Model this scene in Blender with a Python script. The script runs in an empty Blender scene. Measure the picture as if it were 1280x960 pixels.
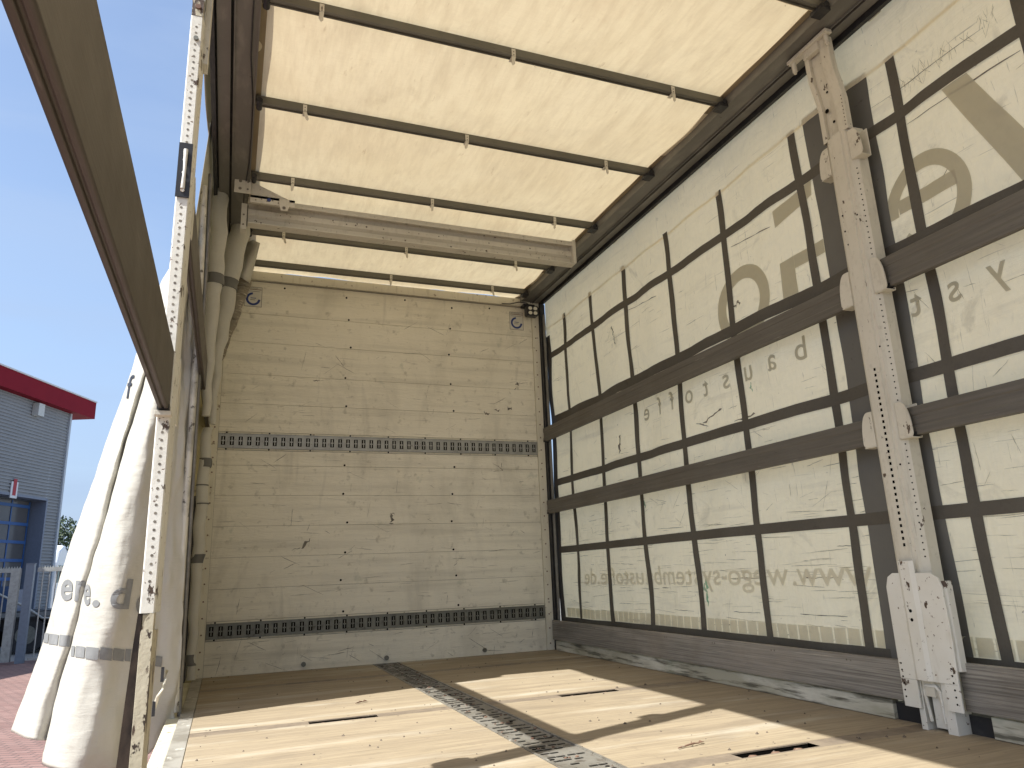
import bpy, math, random
from mathutils import Vector, Matrix, noise
import bmesh
random.seed(7)
R = math.radians
C = bpy.context.scene.collection
SC = bpy.context.scene

# ---------------------------------------------------------------- camera, sky, sun, exposure
YAW, PITCH, ROLL, FPX = -0.3751, 0.2527, 0.0389, 905.19
CAM = Vector((0.1583, -5.2432, 0.5770))
Rz = Matrix.Rotation(YAW, 3, 'Z'); Rx = Matrix.Rotation(PITCH, 3, 'X'); Ry = Matrix.Rotation(ROLL, 3, 'Y')
RM = Rz @ Rx @ Ry
cd = bpy.data.cameras.new('camera'); cam = bpy.data.objects.new('camera', cd); C.objects.link(cam)
rt, fw, up = RM.col[0], RM.col[1], RM.col[2]
m4 = Matrix.Identity(4)
for i in range(3):
    m4[i][0] = rt[i]; m4[i][1] = up[i]; m4[i][2] = -fw[i]; m4[i][3] = CAM[i]
cam.matrix_world = m4
cd.sensor_width = 36; cd.lens = 36 * FPX / 1280; cd.clip_start = 0.02; cd.clip_end = 6000
SC.camera = cam
SC.view_settings.view_transform = 'Standard'; SC.view_settings.look = 'None'
SC.view_settings.gamma = 1; SC.view_settings.use_curve_mapping = False
SC.view_settings.exposure = 1.27

SUNV = Vector((-1, -0.32, 1.28)).normalized()
world = bpy.data.worlds.new('World'); SC.world = world; world.use_nodes = True
nt = world.node_tree; bg = nt.nodes['Background']
sky = nt.nodes.new('ShaderNodeTexSky'); sky.sky_type = 'NISHITA'; sky.sun_disc = False
sky.sun_elevation = math.asin(SUNV.z); sky.sun_rotation = math.atan2(SUNV.x, SUNV.y)
sky.air_density = 1.0; sky.dust_density = 1.6; sky.ozone_density = 1.0
tcw = nt.nodes.new('ShaderNodeTexCoord'); mpw = nt.nodes.new('ShaderNodeMapping'); mpw.inputs['Scale'].default_value = (1.2, 1.2, 5)
mpw.inputs['Rotation'].default_value = (R(12), R(20), 0); nt.links.new(tcw.outputs['Generated'], mpw.inputs[0])
nw = nt.nodes.new('ShaderNodeTexNoise'); nw.inputs['Scale'].default_value = 2.2; nw.inputs['Detail'].default_value = 7; nw.inputs['Distortion'].default_value = .6
nt.links.new(mpw.outputs[0], nw.inputs['Vector'])
mrw = nt.nodes.new('ShaderNodeMapRange'); mrw.inputs['From Min'].default_value = .42; mrw.inputs['From Max'].default_value = .8; mrw.inputs['To Min'].default_value = .14; mrw.inputs['To Max'].default_value = .62
nt.links.new(nw.outputs['Fac'], mrw.inputs['Value'])
mxw = nt.nodes.new('ShaderNodeMix'); mxw.data_type = 'RGBA'; nt.links.new(mrw.outputs[0], mxw.inputs['Factor'])
nt.links.new(sky.outputs[0], mxw.inputs['A']); mxw.inputs['B'].default_value = (1.95, 2.5, 3.45, 1); 
spw = nt.nodes.new('ShaderNodeSeparateXYZ'); nt.links.new(tcw.outputs['Generated'], spw.inputs[0])
mh = nt.nodes.new('ShaderNodeMapRange'); mh.inputs['From Max'].default_value = .38; mh.inputs['To Min'].default_value = .9; mh.inputs['To Max'].default_value = 0
nt.links.new(spw.outputs['Z'], mh.inputs['Value'])
mx2 = nt.nodes.new('ShaderNodeMix'); mx2.data_type = 'RGBA'; nt.links.new(mh.outputs[0], mx2.inputs['Factor'])
nt.links.new(mxw.outputs['Result'], mx2.inputs['A']); mx2.inputs['B'].default_value = (1.55, 2.05, 3.05, 1); nt.links.new(mx2.outputs['Result'], bg.inputs[0]); bg.inputs[1].default_value = 0.108
sl = bpy.data.lights.new('sun', 'SUN'); sl.energy = 3.9; sl.angle = R(0.5); sl.color = (1, .985, .95)
so = bpy.data.objects.new('sun', sl); C.objects.link(so)
so.rotation_euler = SUNV.to_track_quat('Z', 'Y').to_euler(); so.location = (-10, -5, 20)

def at(px, py, y):
    """point of the plane at depth y that lies in the measured direction"""
    d = RM @ Vector(((px - 640) / FPX, 1, -(py - 480) / FPX))
    return CAM + d * ((y - CAM.y) / d.y)

# ---------------------------------------------------------------- materials
def mat(name, base, layers=(), rough=.6, metal=0., bump=(), rr=0, coord='Object', transl=None, spec=.4):
    """layers: (scale,(sx,sy,sz),lo,hi,color,strength[,detail[,rot]]) noise masks mixed over the base; bump: (scale,(s),dist)"""
    m = bpy.data.materials.new(name); m.use_nodes = True
    t = m.node_tree; N = t.nodes; L = t.links
    b = N['Principled BSDF']; tc = N.new('ShaderNodeTexCoord')
    def noise(scale, s, detail=5, rot=(0, 0, 0), dist=0.):
        mp = N.new('ShaderNodeMapping'); mp.inputs['Scale'].default_value = s; mp.inputs['Rotation'].default_value = rot
        mp.inputs['Location'].default_value = (random.uniform(-9, 9),) * 3
        L.new(tc.outputs[coord], mp.inputs[0])
        n = N.new('ShaderNodeTexNoise'); n.inputs['Scale'].default_value = scale; n.inputs['Detail'].default_value = detail
        n.inputs['Roughness'].default_value = .6; n.inputs['Distortion'].default_value = dist
        L.new(mp.outputs[0], n.inputs['Vector']); return n.outputs['Fac']
    rgb = N.new('ShaderNodeRGB'); rgb.outputs[0].default_value = (*base, 1); cur = rgb.outputs[0]
    for l in layers:
        sc, s, lo, hi, col, st = l[:6]
        f = noise(sc, s, l[6] if len(l) > 6 else 5, l[7] if len(l) > 7 else (0, 0, 0), l[8] if len(l) > 8 else 0.)
        mr = N.new('ShaderNodeMapRange'); mr.inputs['From Min'].default_value = lo; mr.inputs['From Max'].default_value = hi
        mr.inputs['To Max'].default_value = st; mr.clamp = True
        L.new(f, mr.inputs['Value'])
        mx = N.new('ShaderNodeMix'); mx.data_type = 'RGBA'
        L.new(mr.outputs[0], mx.inputs['Factor']); L.new(cur, mx.inputs['A'])
        mx.inputs['B'].default_value = (*col, 1); cur = mx.outputs['Result']
    L.new(cur, b.inputs['Base Color'])
    b.inputs['Roughness'].default_value = rough; b.inputs['Metallic'].default_value = metal
    b.inputs['Specular IOR Level'].default_value = spec
    if rr:
        f = noise(9, (1, 1, 1)); mr = N.new('ShaderNodeMapRange')
        mr.inputs['To Min'].default_value = rough - rr; mr.inputs['To Max'].default_value = rough + rr
        L.new(f, mr.inputs['Value']); L.new(mr.outputs[0], b.inputs['Roughness'])
    prev = None
    for bp in bump:
        sc, s, d = bp[:3]
        f = noise(sc, s, 4); bn = N.new('ShaderNodeBump'); bn.inputs['Distance'].default_value = d
        bn.inputs['Strength'].default_value = 1
        L.new(f, bn.inputs['Height'])
        if prev: L.new(prev, bn.inputs['Normal'])
        prev = bn.outputs[0]
    if prev: L.new(prev, b.inputs['Normal'])
    if transl:
        amt, tint = transl
        tr = N.new('ShaderNodeBsdfTranslucent'); mx = N.new('ShaderNodeMixShader'); mx.inputs[0].default_value = amt
        mu = N.new('ShaderNodeMix'); mu.data_type = 'RGBA'; mu.blend_type = 'MULTIPLY'; mu.inputs['Factor'].default_value = 1
        L.new(cur, mu.inputs['A']); mu.inputs['B'].default_value = (*tint, 1); L.new(mu.outputs['Result'], tr.inputs[0])
        if prev: L.new(prev, tr.inputs['Normal'])
        L.new(b.outputs[0], mx.inputs[1]); L.new(tr.outputs[0], mx.inputs[2])
        L.new(mx.outputs[0], N['Material Output'].inputs[0])
    return m

def flat(name, c, rough=.5, metal=0.): return mat(name, c, [(14, (1, 1, 1), .35, .75, tuple(k * .75 for k in c), .6)], rough, metal)

M = {}
M['plank'] = mat('bulkhead_plywood', (.80, .755, .62), [
    (1.1, (1, 1, 1), .35, .75, (.70, .655, .53), .75),
    (1.8, (1.6, 1, .7), .50, .76, (.44, .41, .33), .6, 8, (0, 0, 0), .6),
    (3.0, (.3, 1, 6), .48, .8, (.44, .41, .33), .6),
    (3.2, (3, 1, .5), .58, .78, (.34, .32, .27), .45, 8, (0, 0, 0), .5),
    (60, (.3, 1, 6), .45, .8, (.60, .565, .46), .5),
    (20, (1, 1, 1), .60, .72, (.40, .37, .29), .6),
    (7, (1, 1, 1), .66, .74, (.30, .34, .27), .35),
    (9, (.4, 1, 9), .64, .72, (.20, .18, .15), .5, 7),
    (34, (.6, 1, 14), .68, .72, (.13, .12, .10), .55, 8),
    (26, (6, 1, .35), .68, .73, (.82, .79, .70), .6, 6, (0, R(28), 0)),
    (90, (1, 1, 1), .70, .74, (.16, .14, .11), .6, 3)],
    .6, bump=[(40, (.5, 1, 4), .002), (4, (1, 1, 1), .006)], rr=.12)
M['backing'] = flat('plank_gap', (.33, .30, .24), .8)
M['frame'] = mat('bulkhead_frame_paint', (.70, .66, .53), [(2, (1, 1, 1), .4, .8, (.56, .52, .40), .8), (30, (1, 1, 1), .62, .7, (.16, .10, .06), .7), (6, (4, 4, .6), .55, .8, (.3, .26, .17), .6)], .5, bump=[(30, (1, 1, 1), .001)])
M['tarp_roof'] = mat('roof_tarpaulin', (.86, .77, .58), [
    (1.2, (1, 1, 1), .4, .75, (.76, .65, .46), .8),
    (26, (1.0, .16, 1), .42, .72, (.66, .56, .40), .6),
    (90, (.2, 1.4, 1), .45, .8, (.74, .64, .46), .4), (1.5, (1, 1, 1), .58, .74, (.66, .52, .36), .6, 8),
    (4.2, (1, .7, 1), .52, .80, (.64, .55, .41), .6, 10), (9, (2.2, .8, 1), .60, .76, (.58, .48, .34), .4, 9),
    (14, (2.5, .6, 1), .66, .74, (.50, .38, .24), .5, 7),
    (45, (1, 1, 1), .72, .75, (.3, .22, .14), .7)],
    .6, bump=[(30, (1, .2, 1), .002), (3, (1, 1, 1), .012)], transl=(.27, (.84, .79, .67)))
M['tarp_side'] = mat('curtain_tarpaulin', (.95, .885, .69), [
    (.9, (1, 1, 1), .4, .75, (.90, .83, .63), .7),
    (6, (1, 1, 1), .5, .8, (.80, .75, .60), .6, 7, (0, 0, 0), 1.5),
    (70, (1, 1, .3), .45, .8, (.82, .77, .63), .4),
    (2.6, (1, .5, 5), .58, .76, (.55, .50, .40), .45, 8, (R(4), 0, 0)),
    (3.2, (1, 1, 1), .60, .72, (.46, .42, .33), .4, 8, (0, 0, 0), 2.),
    (9, (1, .25, 12), .66, .70, (.30, .27, .22), .55, 9, (R(-2), 0, 0)),
    (7, (1, 12, .8), .66, .70, (.38, .35, .28), .5, 9, (R(35), 0, 0), .8),
    (6, (1, 12, .9), .66, .70, (.38, .35, .28), .5, 9, (R(-42), 0, 0), .8),
    (40, (1, 1, 1), .70, .74, (.18, .15, .12), .7)],
    .5, bump=[(9, (1, .4, 2), .008), (60, (1, 1, 1), .0008), (2, (1, 1, 1), .03), (14, (1, 2.5, .4), .004)], rr=.1, transl=(.40, (1, .915, .75)))
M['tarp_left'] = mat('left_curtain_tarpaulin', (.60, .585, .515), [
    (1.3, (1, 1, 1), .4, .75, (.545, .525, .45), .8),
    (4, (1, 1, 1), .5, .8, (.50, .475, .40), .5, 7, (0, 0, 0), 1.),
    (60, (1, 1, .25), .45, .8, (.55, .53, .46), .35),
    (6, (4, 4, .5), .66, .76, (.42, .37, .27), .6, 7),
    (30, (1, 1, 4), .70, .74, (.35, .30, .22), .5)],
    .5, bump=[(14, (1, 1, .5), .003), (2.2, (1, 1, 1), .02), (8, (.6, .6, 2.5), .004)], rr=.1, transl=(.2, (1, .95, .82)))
M['tarp_dirty'] = mat('dirty_folded_tarpaulin', (.20, .175, .13), [
    (3, (1, 1, 1), .35, .65, (.20, .17, .12), .8), (16, (1, 1, 9), .56, .68, (.62, .58, .48), .7, 6),
    (10, (1, 1, 5), .55, .66, (.05, .045, .035), .8, 6)], .6, bump=[(20, (1, 1, 3), .004)])
M['strap'] = mat('grey_webbing_band', (.085, .077, .062), [(3, (1, 1, 1), .4, .75, (.11, .10, .082), .8), (70, (1, 1, 1), .5, .8, (.06, .052, .04), .5), (14, (1, 1, 1), .66, .72, (.04, .035, .03), .6)], .6, bump=[(90, (1, 1, 1), .0006)])
M['strap2'] = mat('grey_wide_band', (.12, .118, .108), [(3, (1, 1, 1), .4, .75, (.15, .147, .13), .8), (22, (1, 1, 1), .66, .72, (.06, .05, .045), .6)], .55, bump=[(60, (1, 1, 1), .0006)])
M['print'] = mat('faint_grey_print', (.60, .565, .46), [(6, (1, 1, 1), .4, .8, (.65, .61, .49), .8), (40, (1, 1, 1), .5, .8, (.52, .49, .40), .4)], .55, transl=(.5, (.85, .84, .76)))
M['print2'] = mat('pale_grey_print', (.79, .75, .63), [(6, (1, 1, 1), .4, .8, (.84, .80, .67), .8), (40, (1, 1, 1), .5, .8, (.6, .58, .52), .4)], .55, transl=(.55, (.92, .91, .85)))
M['dark_print'] = mat('dark_grey_print', (.20, .205, .20), [(20, (1, 1, 1), .5, .8, (.27, .27, .26), .8)], .5)
M['alu'] = mat('weathered_slat_metal', (.135, .122, .10), [
    (2, (1, 1, 1), .4, .75, (.17, .16, .14), .8), (12, (8, .25, 8), .4, .75, (.09, .084, .073), .7),
    (9, (6, .5, 9), .66, .72, (.36, .33, .28), .6, 7), (30, (2, .5, 6), .66, .71, (.05, .045, .04), .7)],
    .5, .25, bump=[(20, (9, .4, 9), .0008)], rr=.1)
M['alu2'] = mat('shaded_slat_metal', (.055, .045, .036), [  # left slats: same kind as the right ones, shade put into a darker colour
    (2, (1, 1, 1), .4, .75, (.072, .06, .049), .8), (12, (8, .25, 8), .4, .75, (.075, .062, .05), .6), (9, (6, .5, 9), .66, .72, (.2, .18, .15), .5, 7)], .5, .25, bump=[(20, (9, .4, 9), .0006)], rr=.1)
M['wood'] = mat('weathered_grey_board', (.32, .30, .26), [
    (3, (1, .4, 4), .38, .66, (.19, .178, .155), .9), (26, (1, .10, 9), .42, .66, (.10, .09, .08), .8, 8), (2, (1, .5, 1), .5, .7, (.32, .28, .23), .7),
    (6, (1, .3, 9), .65, .72, (.46, .42, .34), .8, 8), (3, (1, 1, 1), .55, .8, (.12, .10, .08), .5)],
    .7, bump=[(30, (1, .1, 9), .003)])
M['bow'] = mat('roof_bow_metal', (.115, .11, .09), [(3, (1, 1, 1), .4, .75, (.16, .15, .12), .8), (30, (.4, 6, 6), .6, .7, (.06, .055, .045), .6)], .45, .4)
M['rail'] = mat('roof_rail_aluminium', (.17, .163, .145), [(2, (1, 1, 1), .4, .75, (.12, .114, .10), .8), (16, (1, .3, 1), .5, .75, (.29, .275, .24), .6), (30, (1, 1, 1), .68, .72, (.08, .06, .05), .6)], .5, .3, bump=[(40, (3, .4, 3), .0006)])
M['rubber'] = mat('black_rubber', (.02, .02, .022), [(20, (1, 1, 1), .5, .7, (.05, .048, .045), .7)], .5)
M['white'] = mat('chipped_white_paint', (.68, .67, .61), [
    (3, (1, 1, 1), .4, .8, (.55, .52, .43), .8), (8, (3, 3, .7), .58, .8, (.42, .37, .27), .6),
    (22, (1, 1, .6), .63, .65, (.07, .045, .03), 1, 8), (60, (1, 1, 1), .655, .675, (.12, .07, .04), .9, 4),
    (13, (4, 4, .5), .68, .71, (.30, .20, .12), .7)], .45, bump=[(25, (1, 1, 1), .0015)], rr=.1)
M['cream'] = mat('cream_post_paint', (.60, .57, .475), [
    (3, (1, 1, 1), .4, .8, (.50, .47, .385), .8), (8, (3, 3, .6), .56, .78, (.36, .33, .26), .7), (40, (1, 1, 1), .55, .75, (.44, .41, .33), .6),
    (30, (1, 1, .6), .655, .675, (.09, .065, .045), 1, 8), (22, (6, 6, .5), .69, .72, (.2, .14, .09), .7)], .45, bump=[(25, (1, 1, 1), .0012)], rr=.1)
M['cream_rust'] = mat('rusty_cream_paint', (.46, .42, .31), [
    (3, (1, 1, 1), .4, .8, (.34, .30, .21), .8), (26, (1, 1, .35), .55, .58, (.075, .05, .035), 1, 9),
    (40, (1, 1, .5), .58, .61, (.04, .028, .02), 1, 6)], .55, bump=[(25, (1, 1, 1), .003)])
M['galv'] = mat('galvanised_steel', (.40, .40, .37), [(14, (1, 1, 1), .4, .7, (.27, .27, .25), .8), (50, (1, 1, 1), .6, .7, (.12, .11, .09), .7)], .45, .5, bump=[(40, (1, 1, 1), .001)])
M['galv_dark'] = mat('dull_lashing_rail_steel', (.20, .20, .17), [(14, (1, 1, 1), .4, .7, (.13, .13, .11), .8), (40, (1, 1, 1), .55, .7, (.07, .065, .05), .7)], .5, .4)
M['slotdark'] = mat('dark_recess', (.010, .009, .008), (), .95, spec=.0)
M['plywood'] = mat('floor_plywood', (.36, .295, .20), [
    (1.0, (1, 1, 1), .35, .7, (.285, .23, .15), .85),
    (7, (.22, 3, 1), .42, .72, (.22, .175, .12), .7, 8),
    (30, (.12, 2.4, 1), .45, .75, (.19, .15, .10), .75, 9),
    (3, (.35, 2.4, 1), .54, .72, (.46, .42, .335), .8, 8), (1.3, (1, 1, 1), .56, .7, (.17, .14, .105), .5, 8),
    (40, (.3, 3, 1), .68, .72, (.14, .09, .06), .6, 7),
    (80, (.08, 2, 1), .55, .7, (.17, .13, .09), .6, 6), (60, (1, 1, 1), .70, .73, (.06, .045, .035), .9), (26, (1, 1, 1), .62, .72, (.2, .16, .115), .6, 8), (2.2, (.5, 1.4, 1), .58, .72, (.19, .15, .105), .55, 9, (0, 0, R(8)), .7)],
    .72, bump=[(30, (.12, 3, 1), .0015), (6, (1, 1, 1), .002)])
M['seam'] = mat('floor_crossmember', (.23, .185, .135), [(20, (1, 1, 1), .4, .7, (.15, .12, .09), .8), (9, (.5, 4, 1), .6, .75, (.34, .28, .2), .7)], .6, .1, bump=[(30, (1, 1, 1), .002)])
M['floorrail'] = mat('floor_centre_rail', (.27, .255, .22), [(5, (1, 1, 1), .4, .65, (.17, .155, .125), .85), (26, (1, 1, 1), .56, .64, (.11, .09, .07), .8), (12, (3, 1, 1), .66, .7, (.6, .58, .52), .8)], .45, .35, bump=[(30, (1, 1, 1), .0015)])
M['curb'] = mat('dirty_white_sill', (.64, .62, .52), [
    (5, (1, .5, 2), .38, .6, (.38, .36, .27), .9), (11, (1, .3, 4), .5, .62, (.09, .085, .06), .9, 8), (3, (1, 1, 1), .58, .7, (.20, .24, .15), .6)], .6, bump=[(20, (1, 1, 1), .003)])
M['edge'] = mat('worn_edge_metal', (.40, .38, .33), [(8, (1, 1, 1), .45, .6, (.25, .23, .19), .9), (14, (1, .6, 1), .6, .66, (.68, .66, .58), .9)], .5, .3)
M['dirt'] = mat('dry_dirt', (.09, .07, .05), [(30, (1, 1, 1), .4, .65, (.16, .13, .10), .9)], .9)
M['rust'] = mat('rusty_metal', (.22, .14, .095), [(20, (1, 1, 1), .4, .65, (.12, .06, .04), .9), (30, (1, 1, 1), .6, .7, (.4, .34, .26), .7)], .7)
M['black'] = flat('black_plastic', (.025, .025, .027), .4)
M['paper'] = flat('white_sticker', (.62, .60, .52), .4)
M['blue'] = flat('blue_ink', (.02, .045, .20), .4)
M['scuff'] = mat('black_scuff', (.12, .105, .085), [(30, (1, 1, 1), .4, .7, (.3, .27, .21), .8)], .7)
M['scuff_soft'] = mat('soft_scuff', (.34, .31, .25), [(30, (1, 1, 1), .45, .6, (.6, .56, .46), .9), (12, (1, 1, 1), .55, .7, (.14, .12, .1), .8)], .7, transl=(.5, (1, .97, .82)))
M['green'] = mat('green_smear', (.20, .42, .26), [(60, (1, 1, 1), .4, .6, (.45, .48, .36), .8)], .7)
M['lens'] = flat('lamp_lens', (.75, .72, .6), .15)

# ---------------------------------------------------------------- helpers
LOC = {}
def tag(o, label=None, cat=None, group=None, kind=None):
    if label: o['label'] = label
    if cat: o['category'] = cat
    if group: o['group'] = group
    if kind: o['kind'] = kind
    return o
def thing(name, loc, label, cat, group=None):
    o = bpy.data.objects.new(name, None); C.objects.link(o); o.location = loc; o.empty_display_size = .1
    LOC[o.name] = Vector(loc); return tag(o, label, cat, group)
class MB:
    def __init__(s): s.v = []; s.f = []; s.m = []; s.sm = []
    def add(s, vs, fs, m=0, smooth=False):
        b = len(s.v); s.v += [tuple(v) for v in vs]
        for f in fs: s.f.append([b + i for i in f]); s.m.append(m); s.sm.append(smooth)
        return s
    def box(s, x0, x1, y0, y1, z0, z1, m=0):
        vs = [(x, y, z) for x in (x0, x1) for y in (y0, y1) for z in (z0, z1)]
        return s.add(vs, [(0, 1, 3, 2), (4, 6, 7, 5), (0, 4, 5, 1), (2, 3, 7, 6), (0, 2, 6, 4), (1, 5, 7, 3)], m)
    def prism(s, pts, axis, a, b, m=0):
        """pts 2d polygon in the other two axes (in x,y,z order), extruded along axis a..b"""
        n = len(pts)
        def mk(p, t):
            q = list(p); q.insert(axis, t); return q
        vs = [mk(p, a) for p in pts] + [mk(p, b) for p in pts]
        return s.add(vs, [list(range(n))[::-1], [n + i for i in range(n)]] + [(i, (i + 1) % n, n + (i + 1) % n, n + i) for i in range(n)], m)
    def tube(s, pts, rad, n=10, m=0, smooth=True, flatx=1.):
        pts = [Vector(p) for p in pts]; rad = rad if isinstance(rad, (list, tuple)) else [rad] * len(pts)
        vs = []; k = len(pts)
        for i, p in enumerate(pts):
            d = (pts[min(i + 1, k - 1)] - pts[max(i - 1, 0)]).normalized()
            a = d.orthogonal() if abs(d.z) < .9 else Vector((1, 0, 0)) - d * d.x
            a.normalize(); b = d.cross(a)
            for j in range(n):
                t = 2 * math.pi * j / n
                vs.append(p + (a * math.cos(t) * flatx + b * math.sin(t)) * rad[i])
        fs = [(i * n + j, i * n + (j + 1) % n, (i + 1) * n + (j + 1) % n, (i + 1) * n + j) for i in range(k - 1) for j in range(n)]
        s.add(vs, fs, m, smooth)
        s.add([vs[j] for j in range(n)][::-1], [list(range(n))], m); s.add(vs[-n:], [list(range(n))], m)
        return s
    def disc(s, c, nrm, r, n=10, m=0, h=.001):
        nrm = Vector(nrm).normalized(); return s.tube([Vector(c), Vector(c) + nrm * h], r, n, m, False)
    def grid(s, f, nu, nv, m=0, smooth=True):
        vs = [f(i / nu, j / nv) for i in range(nu + 1) for j in range(nv + 1)]
        fs = [(i * (nv + 1) + j, (i + 1) * (nv + 1) + j, (i + 1) * (nv + 1) + j + 1, i * (nv + 1) + j + 1) for i in range(nu) for j in range(nv)]
        return s.add(vs, fs, m, smooth)
    def build(s, name, mats, parent=None, label=None, bevel=0, solid=0, root=None):
        o0 = Vector((0, 0, 0)); r = parent
        while r is not None and r.parent is not None: r = r.parent
        if r is not None: o0 = LOC.get(r.name, o0)
        me = bpy.data.meshes.new(name); me.from_pydata([tuple(Vector(v) - o0) for v in s.v], [], s.f)
        mats = mats if isinstance(mats, (list, tuple)) else [mats]
        for k in mats: me.materials.append(k)
        for p, mi, sm in zip(me.polygons, s.m, s.sm): p.material_index = min(mi, len(mats) - 1); p.use_smooth = sm
        bm = bmesh.new(); bm.from_mesh(me); bmesh.ops.recalc_face_normals(bm, faces=bm.faces); bm.to_mesh(me); bm.free()
        o = bpy.data.objects.new(name, me); C.objects.link(o)
        if parent is not None: o.parent = parent
        if bevel:
            b = o.modifiers.new('bevel', 'BEVEL'); b.width = bevel; b.segments = 2; b.limit_method = 'ANGLE'
        if solid:
            b = o.modifiers.new('solid', 'SOLIDIFY'); b.thickness = solid
        if label: o['label'] = label
        return o
def copy_tree(o, parent=None):
    c = o.copy(); C.objects.link(c); c.parent = parent
    for ch in [k for k in bpy.data.objects if k.parent == o]: copy_tree(ch, c)
    return c
def text(name, s, size, fn, m, parent, width=None, bold=0., shear=0., thick=.0004, label=None):
    """fn maps text plane (u,v) to a world point; built as a mesh"""
    cu = bpy.data.curves.new(name, 'FONT'); cu.body = s; cu.size = size; cu.offset = bold; cu.shear = shear
    cu.align_x = 'CENTER'; cu.align_y = 'BOTTOM_BASELINE'; cu.resolution_u = 6
    o = bpy.data.objects.new(name + '_tmp', cu); C.objects.link(o)
    dg = bpy.context.evaluated_depsgraph_get(); me = bpy.data.meshes.new_from_object(o.evaluated_get(dg))
    bpy.data.objects.remove(o); bpy.data.curves.remove(cu)
    bm = bmesh.new(); bm.from_mesh(me); bmesh.ops.triangulate(bm, faces=bm.faces)
    for _ in range(5):
        ee = [e for e in bm.edges if e.calc_length() > .02]
        if not ee or size > .5: break
        bmesh.ops.subdivide_edges(bm, edges=ee, cuts=1); bmesh.ops.triangulate(bm, faces=bm.faces)
    xs = [v.co.x for v in bm.verts]; k = width / (max(xs) - min(xs)) if width and xs else 1
    r = parent
    while r.parent is not None: r = r.parent
    o0 = LOC.get(r.name, Vector((0, 0, 0)))
    for v in bm.verts: v.co = Vector(fn(v.co.x * k, v.co.y)) - o0
    bm.to_mesh(me); bm.free(); me.materials.clear(); me.materials.append(m); me.name = name
    ob = bpy.data.objects.new(name, me); C.objects.link(ob); ob.parent = parent
    if label: ob['label'] = label
    return ob

W, H, YR = 2.48, 2.735, -7.25
def hill(x, y, a, b): return a * math.sin(x * 3.1 + y * 2.3) * math.cos(y * 1.7 - x * 1.3) * b

# ================================================================ THE TRUCK BODY
body = thing('truck_body', (0, 0, 0), 'open curtain-side truck body with plywood floor, cream front wall and roof rails', 'truck body')
# --- floor boards, seams
seams = [-.615, -1.885, -3.195, -4.48, -5.76, -7.05]
slot_x = [(.515, .80), (1.66, 1.965)]
prev = 0.
for s_, e_ in zip(seams, [1] * 6):
    for (x0, x1) in ((.06, 1.125), (1.305, 2.49)):
        MB().box(x0, x1, s_ + .041, prev - .001, -.03, 0).build('floor_board', M['plywood'], body, bevel=.002)
    prev = s_ - .041
for i, s_ in enumerate(seams):
    for k, (x0, x1) in enumerate(((.06, 1.125), (1.305, 2.49))):
        a, b = slot_x[k]
        hw = .032 if i else .02
        sm = MB().box(x0, a, s_ - .040, s_ + .040, -.03, -.001).box(b, x1, s_ - .040, s_ + .040, -.03, -.001)
        w2 = .029 if i != 0 else .010
        sm.box(a, b, s_ + w2, s_ + .040, -.005, -.001).box(a, b, s_ - .040, s_ - w2, -.005, -.001)
        for k2 in range(6):
            for d in (-.065, .065): sm.disc((x0 + .06 + (x1 - x0 - .12) * k2 / 5, s_ + d + random.uniform(-.004, .004), 0), (0, 0, 1), .0055, 8, 0, .0006)
        so_ = sm.build('floor_crossmember', M['seam'], body)
        pk = MB().box(a - .002, b + .002, s_ - .04, s_ + .04, -.105, -.10)
        pk.box(a - .004, a, s_ - .04, s_ + .04, -.10, -.0015).box(b, b + .004, s_ - .04, s_ + .04, -.10, -.0015)
        pk.box(a, b, s_ - .0405, s_ - w2 - .001, -.10, -.0055).box(a, b, s_ + w2 + .001, s_ + .0405, -.10, -.0055)
        pk.build('lashing_pocket', M['slotdark'], so_)
        for q in range(3):
            cx = a + (b - a) * (.16 + .29 * q)
            r_ = MB().tube([(cx, s_ - .028, -.035), (cx + .012, s_ - .012, -.014), (cx + .016, s_ + .010, -.018), (cx + .02, s_ + .026, -.05)], [.010, .014, .013, .009], 8)
            r_.build('lashing_lug', M['rust'], so_)
# --- centre rail with key slots
cr = MB(); cr.box(1.126, 1.304, YR + .05, 0, -.03, -.004, 0)
yy = -.05; 
cr.box(1.126, 1.135, YR + .05, 0, -.004, .001, 0).box(1.295, 1.304, YR + .05, 0, -.004, .001, 0)
k = 0
while yy > YR + .2:
    for xx in (1.150, 1.182, 1.222, 1.254):
        if random.random() < .8:
            a = random.uniform(-.003, .003)
            cr.prism([(xx - .004, yy + a), (xx - .001, yy - .008 + a), (xx + .026, yy - .006 + a), (xx + .028, yy + .001 + a)], 2, -.0038, -.0032, 1); cr.box(xx - .002, xx + .026, yy + .002 + a, yy + .006 + a, -.0041, -.0015, 0)
    if k % 3 == 1:
        for q in range(3):
            cr.disc((1.14 + random.random() * .15, yy - .034 + random.random() * .01, -.004), (0, 0, 1), .008, 8, 1, .0012)
            cr.disc((1.14 + random.random() * .15, yy - .036, -.004), (0, 0, 1), random.uniform(.003, .007), 6, 2, .004)
    yy -= .052; k += 1
cr.build('floor_rail', [M['floorrail'], M['slotdark'], M['rust']], body, 'perforated aluminium rail along the middle of the floor')
# --- left edge and outer sill
MB().box(.0, .0585, YR, 0, -.05, .001).build('floor_edge_strip', M['edge'], body, bevel=.002)
MB().box(-.055, -.001, YR, -.02, -.16, -.012).build('side_sill', mat('sill_paint', (.62, .60, .45), [(6, (1, 1, 1), .4, .7, (.45, .42, .3), .8), (20, (1, 1, 1), .62, .68, (.14, .1, .06), .8)], .5), body, bevel=.004)
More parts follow.
